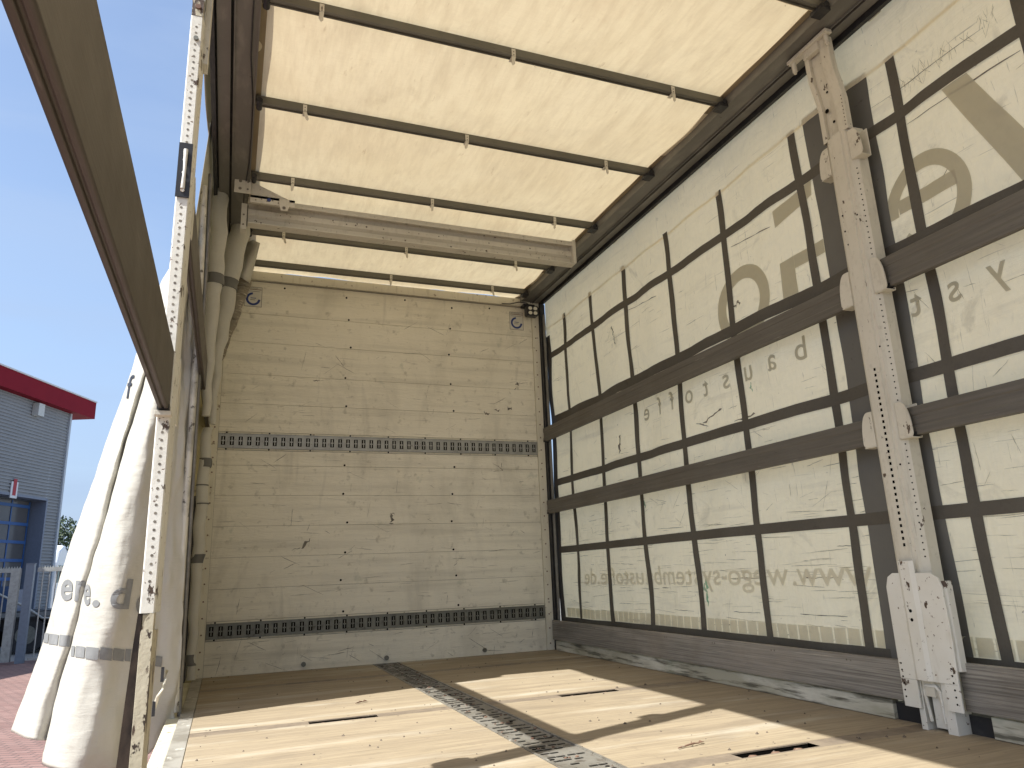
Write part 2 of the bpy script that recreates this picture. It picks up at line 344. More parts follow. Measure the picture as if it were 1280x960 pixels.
# --- right sill (curb) with breaks at the post
for a, b in ((-3.06, -.06), (YR, -3.44)):
    MB().box(2.468, 2.50, a, b, .0015, .068).build('floor_curb', M['curb'], body, 'stained white curb strip under the right side boards', bevel=.003)
MB().box(2.485, 2.535, -3.44, -3.06, -.05, .06).build('sill_gap_plate', M['rubber'], body)
MB().box(2.50, 2.56, YR, 0, -.18, .05).build('side_sill', M['rail'], body)
# sub-frame below
MB().box(.0, 2.5, YR, .05, -.2, -.115).build('subframe', M['rubber'], body)

# --- bulkhead
zs = [0.001, .203, .537, .733, .935, 1.14, 1.345, 1.575, 1.775, 1.985, 2.225, 2.44, 2.685]
bk = MB()
rows = [(0.001, .212), (.336, .531), (.535, .731), (.735, .934), (.938, 1.139), (1.143, 1.342), (1.346, 1.446), (1.578, 1.775), (1.779, 1.988), (1.992, 2.226), (2.230, 2.442), (2.446, 2.690)]
for (a, b) in rows: bk.box(.0615, 2.4165, 0., .03, a - .0009, b + .0009, 0)
bk.box(.055, 2.42, .006, .04, -.07, 2.70, 4)
# bolts and screws
for z in (.203 + .14, .55, .735, .94, 1.14, 1.343, 1.777, 1.99, 2.228, 2.444, 2.62):
    for x in (.92 + .02 * math.sin(z * 9), 1.72 + .02 * math.sin(z * 5)):
        bk.disc((x, 0, z + .012), (0, -1, 0), .0075, 8, 1, .003)
for x in (.67, 1.22, 1.93): bk.tube([(x, 0, .035), (x, -.012, .035)], .016, 8, 2)
for x in (.45, 1.35, 2.05): bk.disc((x, 0, 2.66), (0, -1, 0), .007, 8, 1, .003)
# scuffs
def scuff(b, x, z, l, a, w, m, plane='y', off=-.0006, n=5):
    pts = []
    for i in range(n + 1):
        t = i / n - .5
        pts.append((x + math.cos(a) * l * t + random.uniform(-1, 1) * w, z + math.sin(a) * l * t + random.uniform(-1, 1) * w))
    nx, nz = -math.sin(a), math.cos(a); vs = []
    for i, p in enumerate(pts):
        h = w * random.uniform(.3, 1) * (.35 if i in (0, n) else 1)
        for s2 in (-1, 1):
            q = (p[0] + nx * h * s2, p[1] + nz * h * s2)
            vs.append((q[0], off, q[1]) if plane == 'y' else (plane(q[0], q[1]), q[0], q[1]))
    b.add(vs, [(2 * i, 2 * i + 1, 2 * i + 3, 2 * i + 2) for i in range(n)], m)
for i in range(170):
    scuff(bk, random.uniform(.1, 2.38), random.choice([random.uniform(.35, 1.4), random.uniform(.02, .2), random.uniform(1.6, 2.5)]),
          random.uniform(.015, .16), random.choice([0, 0, .1, -.5, .6, 1.4]) + random.uniform(-.15, .15), random.uniform(.0005, .0018), 3)
for (x, z, l, a, w) in [(1.255, .975, .05, 1.57, .012), (1.255, 1.01, .04, 0, .006), (1.25, .94, .035, 0, .006), (.66, .81, .08, 1.0, .01), (.60, .78, .06, .3, .004),
                        (2.27, 2.03, .03, 0, .012), (2.25, 1.99, .02, .4, .006), (2.19, 1.83, .04, 0, .012), (2.09, 1.81, .04, 0, .007), (2.0, 1.775, .03, 0, .010), (1.98, 1.79, .02, 1.4, .004),
                        (2.10, 1.35, .06, -.8, .003), (2.07, 1.37, .08, -.5, .002), (2.11, 1.37, .05, 1.5, .002), (2.08, 1.33, .08, .1, .002), (.86, 2.13, .1, -.9, .003), (.70, 1.97, .05, 0, .004)]:
    scuff(bk, x, z, l, a, w, 3)
bulk = bk.build('bulkhead', [M['plank'], M['slotdark'], M['galv_dark'], M['scuff'], M['backing']], body, 'cream planked front wall covered in scuffs', bevel=.0)
MB().box(.0, 2.48, -.02, .06, 2.702, 2.765).build('header_beam', M['frame'], bulk)
for (xa, xb2, xr) in ((.0, .0595, .035), (2.4185, 2.478, 2.445)):
    bl = MB().box(xa, xb2, -.012, .05, 0.0, 2.70)
    for z in [.05 + .1035 * i for i in range(26)]: bl.disc((xr, -.012, z + random.uniform(-.004, .004)), (0, -1, 0), .0055, 7, 1, .003)
    bl.build('corner_post', [M['frame'], M['rust']], bulk)
MB().box(-.07, -.002, -.07, .02, -.05, 2.70).build('corner_pillar', mat('yellowed_pillar', (.50, .44, .24), [(4, (1, 1, .5), .4, .7, (.36, .31, .17), .8), (22, (1, 1, 1), .62, .68, (.1, .07, .04), .8)], .5), body, bevel=.004)
MB().box(2.482, 2.52, -.05, .05, -.05, 2.72).build('corner_pillar', M['rubber'], body)
MB().tube([(2.498, -.075, .1), (2.498, -.075, 2.62)], .012, 8).build('curtain_tube', M['rail'], body)
# lashing rails
for (za, zb) in ((1.449, 1.575), (.215, .333)):
    lr = MB(); x0, x1 = .063, 2.415
    lr.box(x0, x1, -.004, .008, za + .014, zb - .014, 0)
    lr.box(x0, x1, -.010, -.0005, zb - .016, zb - .012, 0).box(x0, x1, -.010, -.0005, za + .012, za + .016, 0)
    lr.box(x0, x1, -.001, .004, zb - .011, zb - .001, 2).box(x0, x1, -.001, .004, za + .001, za + .011, 2)
    n = 42
    for i in range(n):
        x = x0 + .03 + i * (x1 - x0 - .06) / (n - 1); zc = (za + zb) / 2
        lr.prism([(x - .013, zc - .030), (x + .013, zc - .030), (x + .013, zc + .030), (x - .013, zc + .030)], 1, -.0048, -.0042, 1)
        lr.box(x - .0035, x + .0035, -.0085, -.005, zc - .026, zc + .026, 0)
        lr.box(x - .016, x - .0135, -.0075, -.004, zc - .032, zc + .032, 0).box(x + .0135, x + .016, -.0075, -.004, zc - .032, zc + .032, 0)
        lr.box(x - .010, x + .010, -.0075, -.005, zc - .004, zc + .004, 0)
    for i in range(9):
        for z in (zb - .006, za + .006): lr.disc((x0 + .05 + i * .278, -.001, z), (0, -1, 0), .006, 7, 1, .003)
    lr.build('lashing_rail', [M['galv'] if za > 1 else M['galv_dark'], M['slotdark'], M['frame']], bulk, 'upper bright slotted lashing rail' if za > 1 else 'lower dull slotted lashing rail')
# certificate stickers: white card, open blue ring, small dark bars
for (cx, lab) in ((.235, 'white sticker with blue open ring near the left corner'), (2.283, 'white sticker with blue open ring under the work light')):
    s_ = MB(); s_.box(cx - .060, cx + .060, -.002, -.0005, 2.495, 2.648, 0)
    vs = []; n = 26; cz = 2.555
    for i in range(n + 1):
        a = R(95 + 262 * i / n); ro, ri = .050, .034
        vs += [(cx + ro * math.cos(a), -.0026, cz + ro * math.sin(a)), (cx + ri * math.cos(a), -.0026, cz + ri * math.sin(a))]
    s_.add(vs, [(2 * i, 2 * i + 1, 2 * i + 3, 2 * i + 2) for i in range(n)], 1)
    s_.box(cx - .018, cx + .020, -.0028, -.0021, cz + .004, cz + .009, 1)
    s_.box(cx - .020, cx + .014, -.0028, -.0021, cz - .009, cz - .005, 2).box(cx - .050, cx + .045, -.0028, -.0021, 2.612, 2.615, 2)
    s_.box(cx - .054, cx + .054, -.0028, -.0021, 2.626, 2.631, 3).box(cx - .050, cx + .03, -.0028, -.0021, 2.637, 2.640, 2)
    for (a, b, c, d) in ((-.06, .06, 2.495, 2.498), (-.06, .06, 2.645, 2.648), (-.06, -.057, 2.498, 2.645), (.057, .06, 2.498, 2.645)):
        s_.box(cx + a, cx + b, -.0029, -.0021, c, d, 2)
    s_.build('sticker', [M['paper'], M['blue'], M['scuff'], M['rust']], bulk, lab)

# --- roof rails (profile extruded along y)
def rail_profile(mirror):
    f = (lambda x: W - x) if mirror else (lambda x: x)
    def bx(mb, x0, x1, z0, z1, m): 
        a, b = sorted((f(x0), f(x1))); mb.box(a, b, YR, .06, z0, z1, m)
    r = MB()
    bx(r, .071, .160, 2.742, 2.815, 0); bx(r, .055, .071, 2.762, 2.81, 1); bx(r, .004, .055, 2.738, 2.80, 0)
    bx(r, -.004, .004, 2.76, 2.80, 1); bx(r, -.024, -.004, 2.715, 2.80, 2); bx(r, -.028, .16, 2.8151, 2.86, 0)
    bx(r, .160, .166, 2.735, 2.80, 0); bx(r, .069, .074, 2.734, 2.742, 0); bx(r, .052, .057, 2.732, 2.738, 0)
    return r
rr_ = rail_profile(False).build('roof_rail', [M['rail'], M['rubber'], M['rubber']], body, 'left grey roof rail with black rubber lip')
cb = MB(); pts = [(.142 + .006 * math.sin(i * 1.3) + .01 * (i > 4 and i < 8), -.02 - i * .3, 2.738 + .002 * math.sin(i * 2.)) for i in range(24)]
cb.tube(pts, .003, 6).build('cable', M['rubber'], rr_)
r2 = rail_profile(True).build('roof_rail', [M['rail'], M['rubber'], M['rubber']], body, 'right grey roof rail with black curtain track')
MB().tube([(2.512, .0, 2.765), (2.512, YR, 2.765)], .006, 6).build('cable', M['rubber'], r2)
MB().tube([(2.495, .0, 2.74), (2.495, YR, 2.74)], .004, 6).build('cable', M['rubber'], r2)
# left valance seen edge-on beside the rail
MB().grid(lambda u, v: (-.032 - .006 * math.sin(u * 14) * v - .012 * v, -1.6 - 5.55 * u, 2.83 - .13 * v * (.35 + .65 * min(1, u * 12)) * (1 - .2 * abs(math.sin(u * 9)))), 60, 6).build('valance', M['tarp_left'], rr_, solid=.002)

# --- cross beam with hinge bracket
xb = MB()
xb.prism([(-1.20, 2.53), (-1.20, 2.69), (-1.208, 2.69), (-1.208, 2.645), (-1.235, 2.632), (-1.235, 2.60), (-1.215, 2.585), (-1.215, 2.55), (-1.27, 2.535), (-1.27, 2.53)], 0, .165, 2.205, 0)
xb.prism([(-1.262, 2.675), (-1.19, 2.675), (-1.19, 2.693), (-1.262, 2.693)], 0, .16, 2.21, 0)
xb.box(.17, 2.20, -1.266, -1.258, 2.660, 2.675, 0)
xb.box(2.195, 2.215, -1.275, -1.19, 2.535, 2.70, 0)
for i in range(26):
    x = .25 + i * .075 + random.uniform(-.02, .02); z = random.choice((2.565, 2.615, 2.66)); xb.disc((x, -1.2155 if z < 2.6 else -1.2355, z if z < 2.62 else 2.615), (0, -1, 0), random.uniform(.002, .006), 6, 1, .001)
xbo = xb.build('cross_beam', [M['cream'], M['scuff']], body, 'cream painted cross beam under the roof bows', bevel=.0015)
hb = MB()
hb.prism([(.085, 2.665), (.172, 2.665), (.172, 2.758), (.085, 2.752)], 1, -1.352, -1.345, 0)
for z in (2.69, 2.735): hb.disc((.115, -1.352, z), (0, -1, 0), .009, 8, 1, .001); hb.disc((.155, -1.352, z), (0, -1, 0), .006, 8, 1, .001)
hb.prism([(.172, 2.755), (.385, 2.668), (.385, 2.665), (.172, 2.665)], 1, -1.33, -1.325, 0)
hb.box(.17, .41, -1.345, -1.27, 2.648, 2.664, 0).box(.17, .41, -1.345, -1.340, 2.62, 2.664, 0)
hb.prism([(.335, 2.59), (.37, 2.59), (.38, 2.62), (.38, 2.66), (.325, 2.66), (.325, 2.62)], 1, -1.352, -1.346, 0)
hb.disc((.352, -1.353, 2.605), (0, -1, 0), .009, 8, 1, .003); hb.disc((.27, -1.346, 2.645), (0, -1, 0), .011, 8, 2, .004)
for i in range(6): hb.disc((.20 + .03 * i, -1.3455, 2.635 + .01 * (i % 2)), (0, -1, 0), .004, 6, 1, .001)
hb.box(.128, .158, -1.24, -1.18, 2.50, 2.66, 0).disc((.142, -1.24, 2.53), (0, -1, 0), .006, 6, 1, .001).disc((.142, -1.24, 2.59), (0, -1, 0), .006, 6, 1, .001)
hb.build('hinge_bracket', [M['cream'], M['scuff'], M['blue']], xbo, bevel=.001)

# rear portal, outside the view
MB().box(-.03, .08, YR - .08, YR - .005, -.1, 2.86).build('rear_post', M['rail'], body)
MB().box(2.40, 2.51, YR - .08, YR - .005, -.1, 2.86).build('rear_post', M['rail'], body)

# ================================================================ SLIDING ROOF
BY = [-.18, -.69, -1.385, -2.08, -2.75, -3.41, -4.07, -4.73, -5.39, -6.05, -6.71, -7.2]
roof = thing('sliding_roof', (1.24, 0, 2.79), 'glowing cream roof tarpaulin stretched over dark cross bows', 'roof cover')
NB = 640
def sag(y):
    for a, b in zip([.05] + BY, BY):
        if b <= y <= a:
            t = (a - y) / (a - b); return t
    return 0
def rooff(u, v):
    y = .05 + (-7.25) * u; x = .150 + 2.18 * v; t = sag(y)
    w = .010 * math.sin(x * 5.2 + y * 3) * math.sin(math.pi * t)
    z = 2.795 - .026 * math.sin(math.pi * t) ** 1.0 * (.5 + .5 * math.sin(math.pi * v)) + w * .5
    d = min(t, 1 - t); z += .010 * noise.noise(Vector((x * 7, y * 3, 0))) * max(0, 1 - d * 6) + .008 * noise.noise(Vector((x * 2.2, y * 2.6, 4)))
    return (x, y, z)
MB().grid(rooff, 260, 40).build('tarpaulin', M['tarp_roof'], roof)
bf = MB()
for xa, xb2 in ((.163, .19), (2.29, 2.317)): bf.box(xa, xb2, YR, .03, 2.783, 2.788)
bf.build('border_band', mat('tarpaulin_border', (.30, .24, .15), [(5, (1, .4, 1), .4, .7, (.2, .15, .1), .8)], .6), roof)
for i, y in enumerate(BY):
    b = MB(); x0, x1 = .168, 2.30  # slim ribbed section
    # ribbed box section: two ribs below
    b.prism([(y - .016, 2.780), (y - .016, 2.744), (y - .011, 2.738), (y - .005, 2.738), (y - .003, 2.744), (y + .003, 2.744), (y + .005, 2.738), (y + .011, 2.738), (y + .016, 2.744), (y + .016, 2.780)], 0, x0, x1)
    bo = b.build('roof_bow', M['bow'], roof)
    e = MB()
    e.box(2.265, 2.315, y - .03, y + .03, 2.722, 2.74).tube([(2.295, y - .035, 2.745), (2.295, y + .035, 2.745)], .014, 8).tube([(.185, y - .035, 2.745), (.185, y + .035, 2.745)], .014, 8)
    e.build('runner', M['rubber'], bo)
    # sleeve seam of the cloth above each bow
    sb = MB(); sb.grid(lambda u, v: (.168 + 2.145 * u, y + .026 + .010 * noise.noise(Vector((u * 9, i, 0))) + (.024 + .012 * noise.noise(Vector((u * 6, i, 5)))) * v, 2.779 + .006 * noise.noise(Vector((u * 11, i, 9))) - .010 * math.sin(v * 3.1)), 60, 4)
    sb.build('sleeve_flap', M['tarp_roof'], roof, solid=.0015)
    for j, x in enumerate((.39, 1.20, 2.01)):
        if y > -.3 and j == 0: continue
        a = random.uniform(-.25, .25); c = MB()
        c.box(x - .009, x + .009, y - .0205, y - .0175, 2.728, 2.772).box(x - .009, x + .009, y - .0205, y + .019, 2.7335, 2.7365)
        c.prism([(x - .008, 2.733), (x + .008, 2.733), (x + .009 + a * .04, 2.695), (x + .001 + a * .05, 2.686), (x - .006 + a * .04, 2.695)], 1, y - .0225, y - .0205)
        c.disc((x, y - .0206, 2.757), (0, -1, 0), .003, 6, 1, .001).disc((x, y - .0206, 2.742), (0, -1, 0), .003, 6, 1, .001)
        c.build('clip', [M['cream'], M['scuff']], bo)

# ================================================================ WORK LIGHT
wl = thing('work_light', (2.385, -.02, 2.60), 'small black work light with four lamps in the upper right corner of the front wall', 'lamp')
w_ = MB(); w_.prism([(2.335, 2.600), (2.345, 2.590), (2.428, 2.590), (2.438, 2.600), (2.438, 2.668), (2.428, 2.678), (2.345, 2.678), (2.335, 2.668)], 1, -.11, -.055)
w_.box(2.32, 2.42, -.08, -.012, 2.682, 2.70)
w_.build('housing', M['black'], wl, bevel=.002)
for dx in (-.022, .022):
    for dz in (-.020, .020):
        MB().prism([(2.387 + dx + .017 * math.cos(t), 2.634 + dz + .015 * math.sin(t)) for t in [R(30 * q) for q in range(12)]], 1, -.1145, -.1105).build('lamp_lens', M['lens'], wl)
MB().tube([(2.39, -.06, 2.69), (2.36, -.05, 2.72), (2.30, -.03, 2.73), (2.22, -.03, 2.705), (2.15, -.025, 2.703)], .004, 6).build('cable', M['rubber'], wl)

# ================================================================ RIGHT SIDE CURTAIN
cur = thing('side_curtain', (2.54, 0, 0), 'closed cream side curtain on the right with dark webbing grid and mirrored print', 'truck curtain', None)
VS = [-.33, -.80, -1.285, -1.80, -2.325, -2.90, -3.45, -3.95, -4.47, -4.99, -5.5, -6.02, -6.55]
def bulge(y, z):
    c = 0.
    a = .5 + .5 * math.cos((y + .07) * 2 * math.pi / .517)
    c += .010 * (1 - a)
    c += .016 * noise.noise(Vector((y * 1.9, z * 1.6, 1))) + .009 * noise.noise(Vector((y * 4.5, z * 3.1, 7))) + .004 * noise.noise(Vector((y * 12, z * 5, 3)))
    return c
def cx_(y, z): return 2.54 + bulge(y, z)
MBc = MB().grid(lambda u, v: (cx_(-.02 + (YR + .06) * u, -.02 + (2.53 + .06 * u) * v), -.02 + (YR + .06) * u, -.02 + (2.53 + .06 * u) * v), 300, 130, 0)
pl = lambda y, z: cx_(y, z) - .0022
for i in range(520):
    y = random.uniform(-4.2, -.15); z = random.choice([random.uniform(.25, .7), random.uniform(.75, 1.0), random.uniform(.25, 1.2), random.uniform(1.1, 2.2)])
    low = z < .8
    a = random.choice([0, 0, .04, -.04, .02]) if low or random.random() < .5 else random.uniform(-1.6, 1.6)
    scuff(MBc, y, z, random.uniform(.03, .28 if low else .14), a + random.uniform(-.05, .05), random.uniform(.0004, .0016), 3 if random.random() < .85 else 1, pl)
for (y, z, l, a, w, m) in [(-1.86, .42, .10, 1.25, .016, 2), (-1.88, .47, .06, 1.2, .012, 2), (-1.33, .95, .05, .8, .01, 2), (-2.42, 1.42, .04, 1.5, .008, 2), (-1.10, 1.36, .12, 1.75, .012, 1),
                           (-1.12, 2.14, .07, 1.2, .010, 1), (-1.14, 2.07, .07, 1.5, .006, 1), (-.86, 1.30, .02, 0, .004, 1), (-2.38, 1.86, .03, .7, .008, 1), (-2.41, 1.87, .03, .2, .008, 1),
                           (-2.22, .50, .26, 0, .003, 3), (-2.72, .50, .20, 0, .0025, 3), (-2.70, .345, .26, 0, .002, 1), (-2.2, .34, .2, 0, .0015, 1), (-1.65, .33, .2, 0, .0015, 1), (-1.0, .35, .18, 0, .0015, 1),
                           (-1.5, 2.20, .35, .10, .003, 1), (-2.55, 2.17, .32, .12, .003, 1), (-3.72, 2.20, .45, 0.02, .003, 1), (-3.6, 2.37, .5, .02, .002, 1),
                           (-2.35, 1.28, .16, 0, .006, 1), (-2.1, 1.34, .18, -.25, .006, 1), (-2.0, 1.31, .1, .3, .004, 1)]:
    scuff(MBc, y, z, l, a, w, m, pl, n=8)
for i in range(60):
    y = random.uniform(-3.9, -3.45); scuff(MBc, y, 2.37 + random.uniform(-.03, .04), random.uniform(.02, .07), random.uniform(.8, 2.2), .0008, 3, pl)
cloth = MBc.build('cloth', [M['tarp_side'], M['scuff'], M['green'], M['scuff_soft']], cur)
def bandv(y0, y1, z0, z1, m, off=.0042, name='webbing_band', lab=None):
    b = MB().grid(lambda u, v: (cx_(y0 + (y1 - y0) * u, z0 + (z1 - z0) * v) - off, y0 + (y1 - y0) * u + .003 * math.sin(v * 7), z0 + (z1 - z0) * v), 4, 160)
    return b.build(name, m, cur, lab)
def bandh(y0, y1, z0, z1, m, off=.0052, name='webbing_band'):
    b = MB().grid(lambda u, v: (cx_(y0 + (y1 - y0) * u, z0 + (z1 - z0) * v) - off, y0 + (y1 - y0) * u, z0 + (z1 - z0) * v + .003 * math.sin(u * 11)), 400, 3)
    return b.build(name, m, cur)
for y in VS: bandv(y - .045, y, .20, 2.54, M['strap'])
bandv(-.10, -.02, .20, 2.44, M['strap'])
bandv(-3.355, -3.0, .20, 2.55, M['strap2'], .0036, 'wide_reinforcement_band', 'wide smooth grey band behind the post')
for (a, b) in ((2.245, 2.295), (1.705, 1.765), (1.21, 1.262), (.70, .748), (.195, .235)): bandh(YR + .1, -.05, a, b, M['strap'])
# upper overlap with faint cloth strips and ratchet eyelet plates
ov = MB().grid(lambda u, v: (cx_(-.03 + (YR + .1) * u, 2.45 + .32 * v) - .006 - .002 * v, -.03 + (YR + .1) * u, (2.50 + .05 * u * 1) * (1 - v) + 2.775 * v), 200, 6)
ov.build('top_hem', M['tarp_side'], cur, 'pale upper hem strip of the right curtain')
for k, y in enumerate([-.33, -.76, -1.24, -1.755, -2.326, -2.90, -3.45, -3.97, -4.5]):
    p = MB(); x = cx_(y, 2.77) - .014
    p.prism([(y - .045, 2.765), (y - .03, 2.745), (y + .03, 2.745), (y + .045, 2.765), (y + .04, 2.80), (y - .04, 2.80)], 0, x, x + .004, 0)
    for d in (-.018, .018): p.disc((x, y + d, 2.772), (-1, 0, 0), .012, 10, 1, .004).disc((x - .004, y + d, 2.772), (-1, 0, 0), .005, 8, 0, .001)
    p.build('roller_plate', [M['cream'], M['rust']], cur)
# mirror writing shining through
def wall(y, z, mirror=1): return lambda u, v: (cx_(y + u * mirror, z + v) - .0030, y + u * mirror, z + v)
# outside reads left to right towards the front of the truck -> from inside it is mirrored
let = [('t', -3.39), ('s', -3.546), ('y', -3.715), ('e', -3.21), ('m', -3.10), ('b', -2.785), ('a', -2.605), ('u', -2.417), ('s', -2.247), ('t', -2.076), ('o', -1.905), ('f', -1.735), ('f', -1.599), ('e', -1.43)]
for ch, y in let:
    if ch == 'm': continue
    text('printed_letter', ch, .155, wall(y, 1.455 if ch != 'y' else 1.455, 1), M['print'], cur, bold=.001)
text('printed_text', 'wego-systembaustoffe.de', .155, wall(-1.485, .468, 1), M['print2'], cur, width=2.06, bold=.001)
text('printed_text', 'www.', .155, wall(-2.76, .468, 1), M['print2'], cur, width=.44, bold=.001)
def ring(y, z, ro, ri, a0, a1, sy=1., n=48):
    vs = []
    for i in range(n + 1):
        a = R(a0 + (a1 - a0) * i / n)
        for r in (ro, ri):
            Y = y + r * math.cos(a) * sy; Z = z + r * math.sin(a); vs.append((cx_(Y, Z) - .0032, Y, Z))
    return vs, [(2 * i, 2 * i + 1, 2 * i + 3, 2 * i + 2) for i in range(n)]
def polyp(mb, pts, n=6):
    n = max(n, 24)
    vs = []
    (a, b, c, d) = pts
    for i in range(n + 1):
        t = i / n; p = (a[0] + (b[0] - a[0]) * t, a[1] + (b[1] - a[1]) * t); q = (d[0] + (c[0] - d[0]) * t, d[1] + (c[1] - d[1]) * t)
        for k in range(7):
            w = (p[0] + (q[0] - p[0]) * k / 6, p[1] + (q[1] - p[1]) * k / 6); vs.append((cx_(*w) - .0032, w[0], w[1]))
    mb.add(vs, [(7 * i + k, 7 * i + k + 1, 7 * i + 8 + k, 7 * i + 7 + k) for i in range(n) for k in range(6)])
b = MB(); b.add(*ring(-2.445, 1.845, .205, .135, 0, 360, 1.0)); b.build('printed_letter', M['print'], cur, 'huge faint letter o')
b = MB(); polyp(b, [(-2.729, 1.946), (-2.819, 1.95), (-2.818, 1.765), (-2.728, 1.767)]); polyp(b, [(-2.8195, 1.949), (-3.0, 1.952), (-3.0, 1.888), (-2.8195, 1.886)])
b.build('printed_letter', M['print'], cur, 'huge faint letter fragment beside the post, lower one'); b = MB()
polyp(b, [(-2.735, 2.13), (-2.978, 2.18), (-2.99, 2.25), (-2.735, 2.216)]); b.build('printed_letter', M['print'], cur, 'huge faint letter fragment beside the post, upper one')
b = MB(); b.add(*ring(-3.52, 1.862, .195, .135, -2, 322, .92)); polyp(b, [(-3.40, 1.865), (-3.40, 1.922), (-3.65, 1.922), (-3.65, 1.865)]); b.build('printed_letter', M['print'], cur, 'huge faint letter e')
b = MB(); polyp(b, [(-3.665, 2.24), (-3.765, 2.24), (-3.975, 1.75), (-3.86, 1.75)], 10); polyp(b, [(-4.1, 2.24), (-4.2, 2.24), (-3.99, 1.75), (-3.9, 1.75)], 10)
polyp(b, [(-4.1, 2.24), (-4.2, 2.24), (-4.45, 1.75), (-4.33, 1.75)], 10); polyp(b, [(-4.68, 2.24), (-4.8, 2.24), (-4.45, 1.75), (-4.36, 1.75)], 10); b.build('printed_letter', M['print'], cur, 'huge faint letter w at the right edge')
b = MB(); y = -.13
while y > -5:
    b.grid(lambda u, v: (cx_(y - .06 * u, .237 + .063 * v) - .0032, y - .06 * u, .237 + .063 * v), 2, 2); y -= .069
b.build('printed_square_row', M['print2'], cur, 'faint row of grey printed squares above the bottom board')

# ================================================================ SLATS AND BOARDS
def slat(name, x, y0, y1, z0, z1, m, label, cat, group, wood=False):
    t = thing(name, (x, (y0 + y1) / 2, z0), label, cat, group); b = MB(); h = z1 - z0
    if wood: b.box(x - .012, x + .012, y0, y1, z0, z1)
    else:
        xi, xo = x - .0125, x + .0125
        b.prism([(xi, z0 + .002), (xi, z0 + h * .30), (xi + .003, z0 + h * .33), (xi + .003, z0 + h * .67), (xi, z0 + h * .70), (xi, z1 - .002), (xi + .003, z1), (xo - .003, z1), (xo, z1 - .002), (xo, z0 + .002), (xo - .003, z0), (x + .003, z0), (x + .002, z0 + .004), (x - .002, z0 + .004), (x - .003, z0), (xi + .003, z0)][::1], 1, y0, y1)
    b.build('board' if wood else 'profile', m, t, bevel=.0015)
    for yy_ in (y0, y1):
        e = MB()
        s2 = 1 if yy_ == y0 else -1
        e.box(x - .0145, x + .0145, min(yy_, yy_ + s2 * .035), max(yy_, yy_ + s2 * .035), z0 - .0015, z0 + .012)
        if not wood: e.build('end_cap', M['rubber'], t)
    if wood:
        nb = MB()
        for k in range(7):
            for d in (0, .02): nb.disc((x - .012, y0 + .25 + k * (y1 - y0 - .5) / 6 + d, z1 - .02), (-1, 0, 0), .004, 6, 0, .001)
        nb.build('nail_heads', M['scuff'], t)
    return t
G1 = 'side slats'
slat('side_plank', 2.468, -3.175, -.045, 1.558, 1.668, M['alu'], 'long grey-brown slat, upper one between the front wall and the right post', 'slat', G1)
slat('side_plank', 2.468, -3.175, -.045, .995, 1.098, M['alu'], 'long scuffed slat, lower one between the front wall and the right post', 'slat', G1)
slat('side_plank', 2.468, -6.6, -3.335, 1.572, 1.692, M['alu'], 'upper slat running off the right edge of the photo from the post', 'slat', G1)
slat('side_plank', 2.468, -6.6, -3.335, .998, 1.102, M['alu'], 'lower slat running off the right edge of the photo from the post', 'slat', G1)
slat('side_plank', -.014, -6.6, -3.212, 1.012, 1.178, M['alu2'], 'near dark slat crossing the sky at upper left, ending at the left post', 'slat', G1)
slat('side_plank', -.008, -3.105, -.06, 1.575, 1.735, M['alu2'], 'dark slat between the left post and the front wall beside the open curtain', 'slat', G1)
slat('bottom_plank', 2.464, -3.155, -.045, .075, .212, M['wood'], 'weathered grey bottom board left of the post foot', 'board', 'bottom side boards', True)
slat('bottom_plank', 2.464, -6.6, -3.37, .075, .226, M['wood'], 'weathered grey bottom board right of the post foot', 'board', 'bottom side boards', True)

# ================================================================ RIGHT POST
rp = thing('support_post', (2.45, -3.27, 0), 'cream painted sliding post with pockets and a wide foot plate against the right curtain', 'post', 'sliding support posts')
p = MB()
sec = [(2.505, -3.196), (2.440, -3.204), (2.430, -3.219), (2.430, -3.238), (2.422, -3.243), (2.422, -3.288), (2.430, -3.291), (2.430, -3.305), (2.440, -3.311), (2.458, -3.329), (2.505, -3.332)]
p.prism(sec, 2, .11, 2.285, 0)
z = 1.268
while z > .61: p.box(2.4212, 2.4222, -3.2705, -3.2610, z - .0055, z + .0055, 1); z -= .0225
for (y, z) in [(-3.23, 1.86), (-3.235, 1.80), (-3.23, 1.93), (-3.24, 1.45), (-3.3, 1.35), (-3.30, .90), (-3.30, 1.9)]: p.disc((2.4297, y, z), (-1, 0, 0), .004, 6, 1, .0012)
z = 2.10
while z > .56:
    p.disc((2.4490, -3.3198, z), (-.71, -.71, 0), .0030, 6, 1, .0012); z -= .0235
p.build('column', [M['cream'], M['slotdark']], rp, bevel=.001)
# upper neck: two curved side strips and web
def neck(y0, y1, xo):
    path = [(2.432, 2.28), (2.432, 2.43), (2.420, 2.50), (2.405, 2.56), (2.400, 2.62), (2.398, 2.715)]
    b = MB(); vs = []
    for (x, z) in path:
        for (xx, yy_) in ((x + xo, y0), (x + xo, y1), (x + xo + .03, y1), (x + xo + .03, y0)): vs.append((xx, yy_, z))
    fs = []
    for i in range(len(path) - 1):
        for j in range(4): fs.append((4 * i + j, 4 * i + (j + 1) % 4, 4 * i + 4 + (j + 1) % 4, 4 * i + 4 + j))
    b.add(vs, fs); return b
for a, b_ in ((-3.215, -3.192), (-3.325, -3.278)): neck(a, b_, 0).build('neck_strip', M['cream'], rp, bevel=.002)
neck(-3.279, -3.214, .018).disc((2.45, -3.235, 2.40), (-1, 0, 0), .009, 8, 0, .001).build('neck_web', M['cream'], rp)
dk = MB()
for (y, z, r_, x) in ((-3.232, 2.42, .010, 2.4395), (-3.25, 2.36, .006, 2.449), (-3.25, 2.50, .005, 2.437)): dk.disc((x, y, z), (-1, 0, 0), r_, 8, 0, .002)
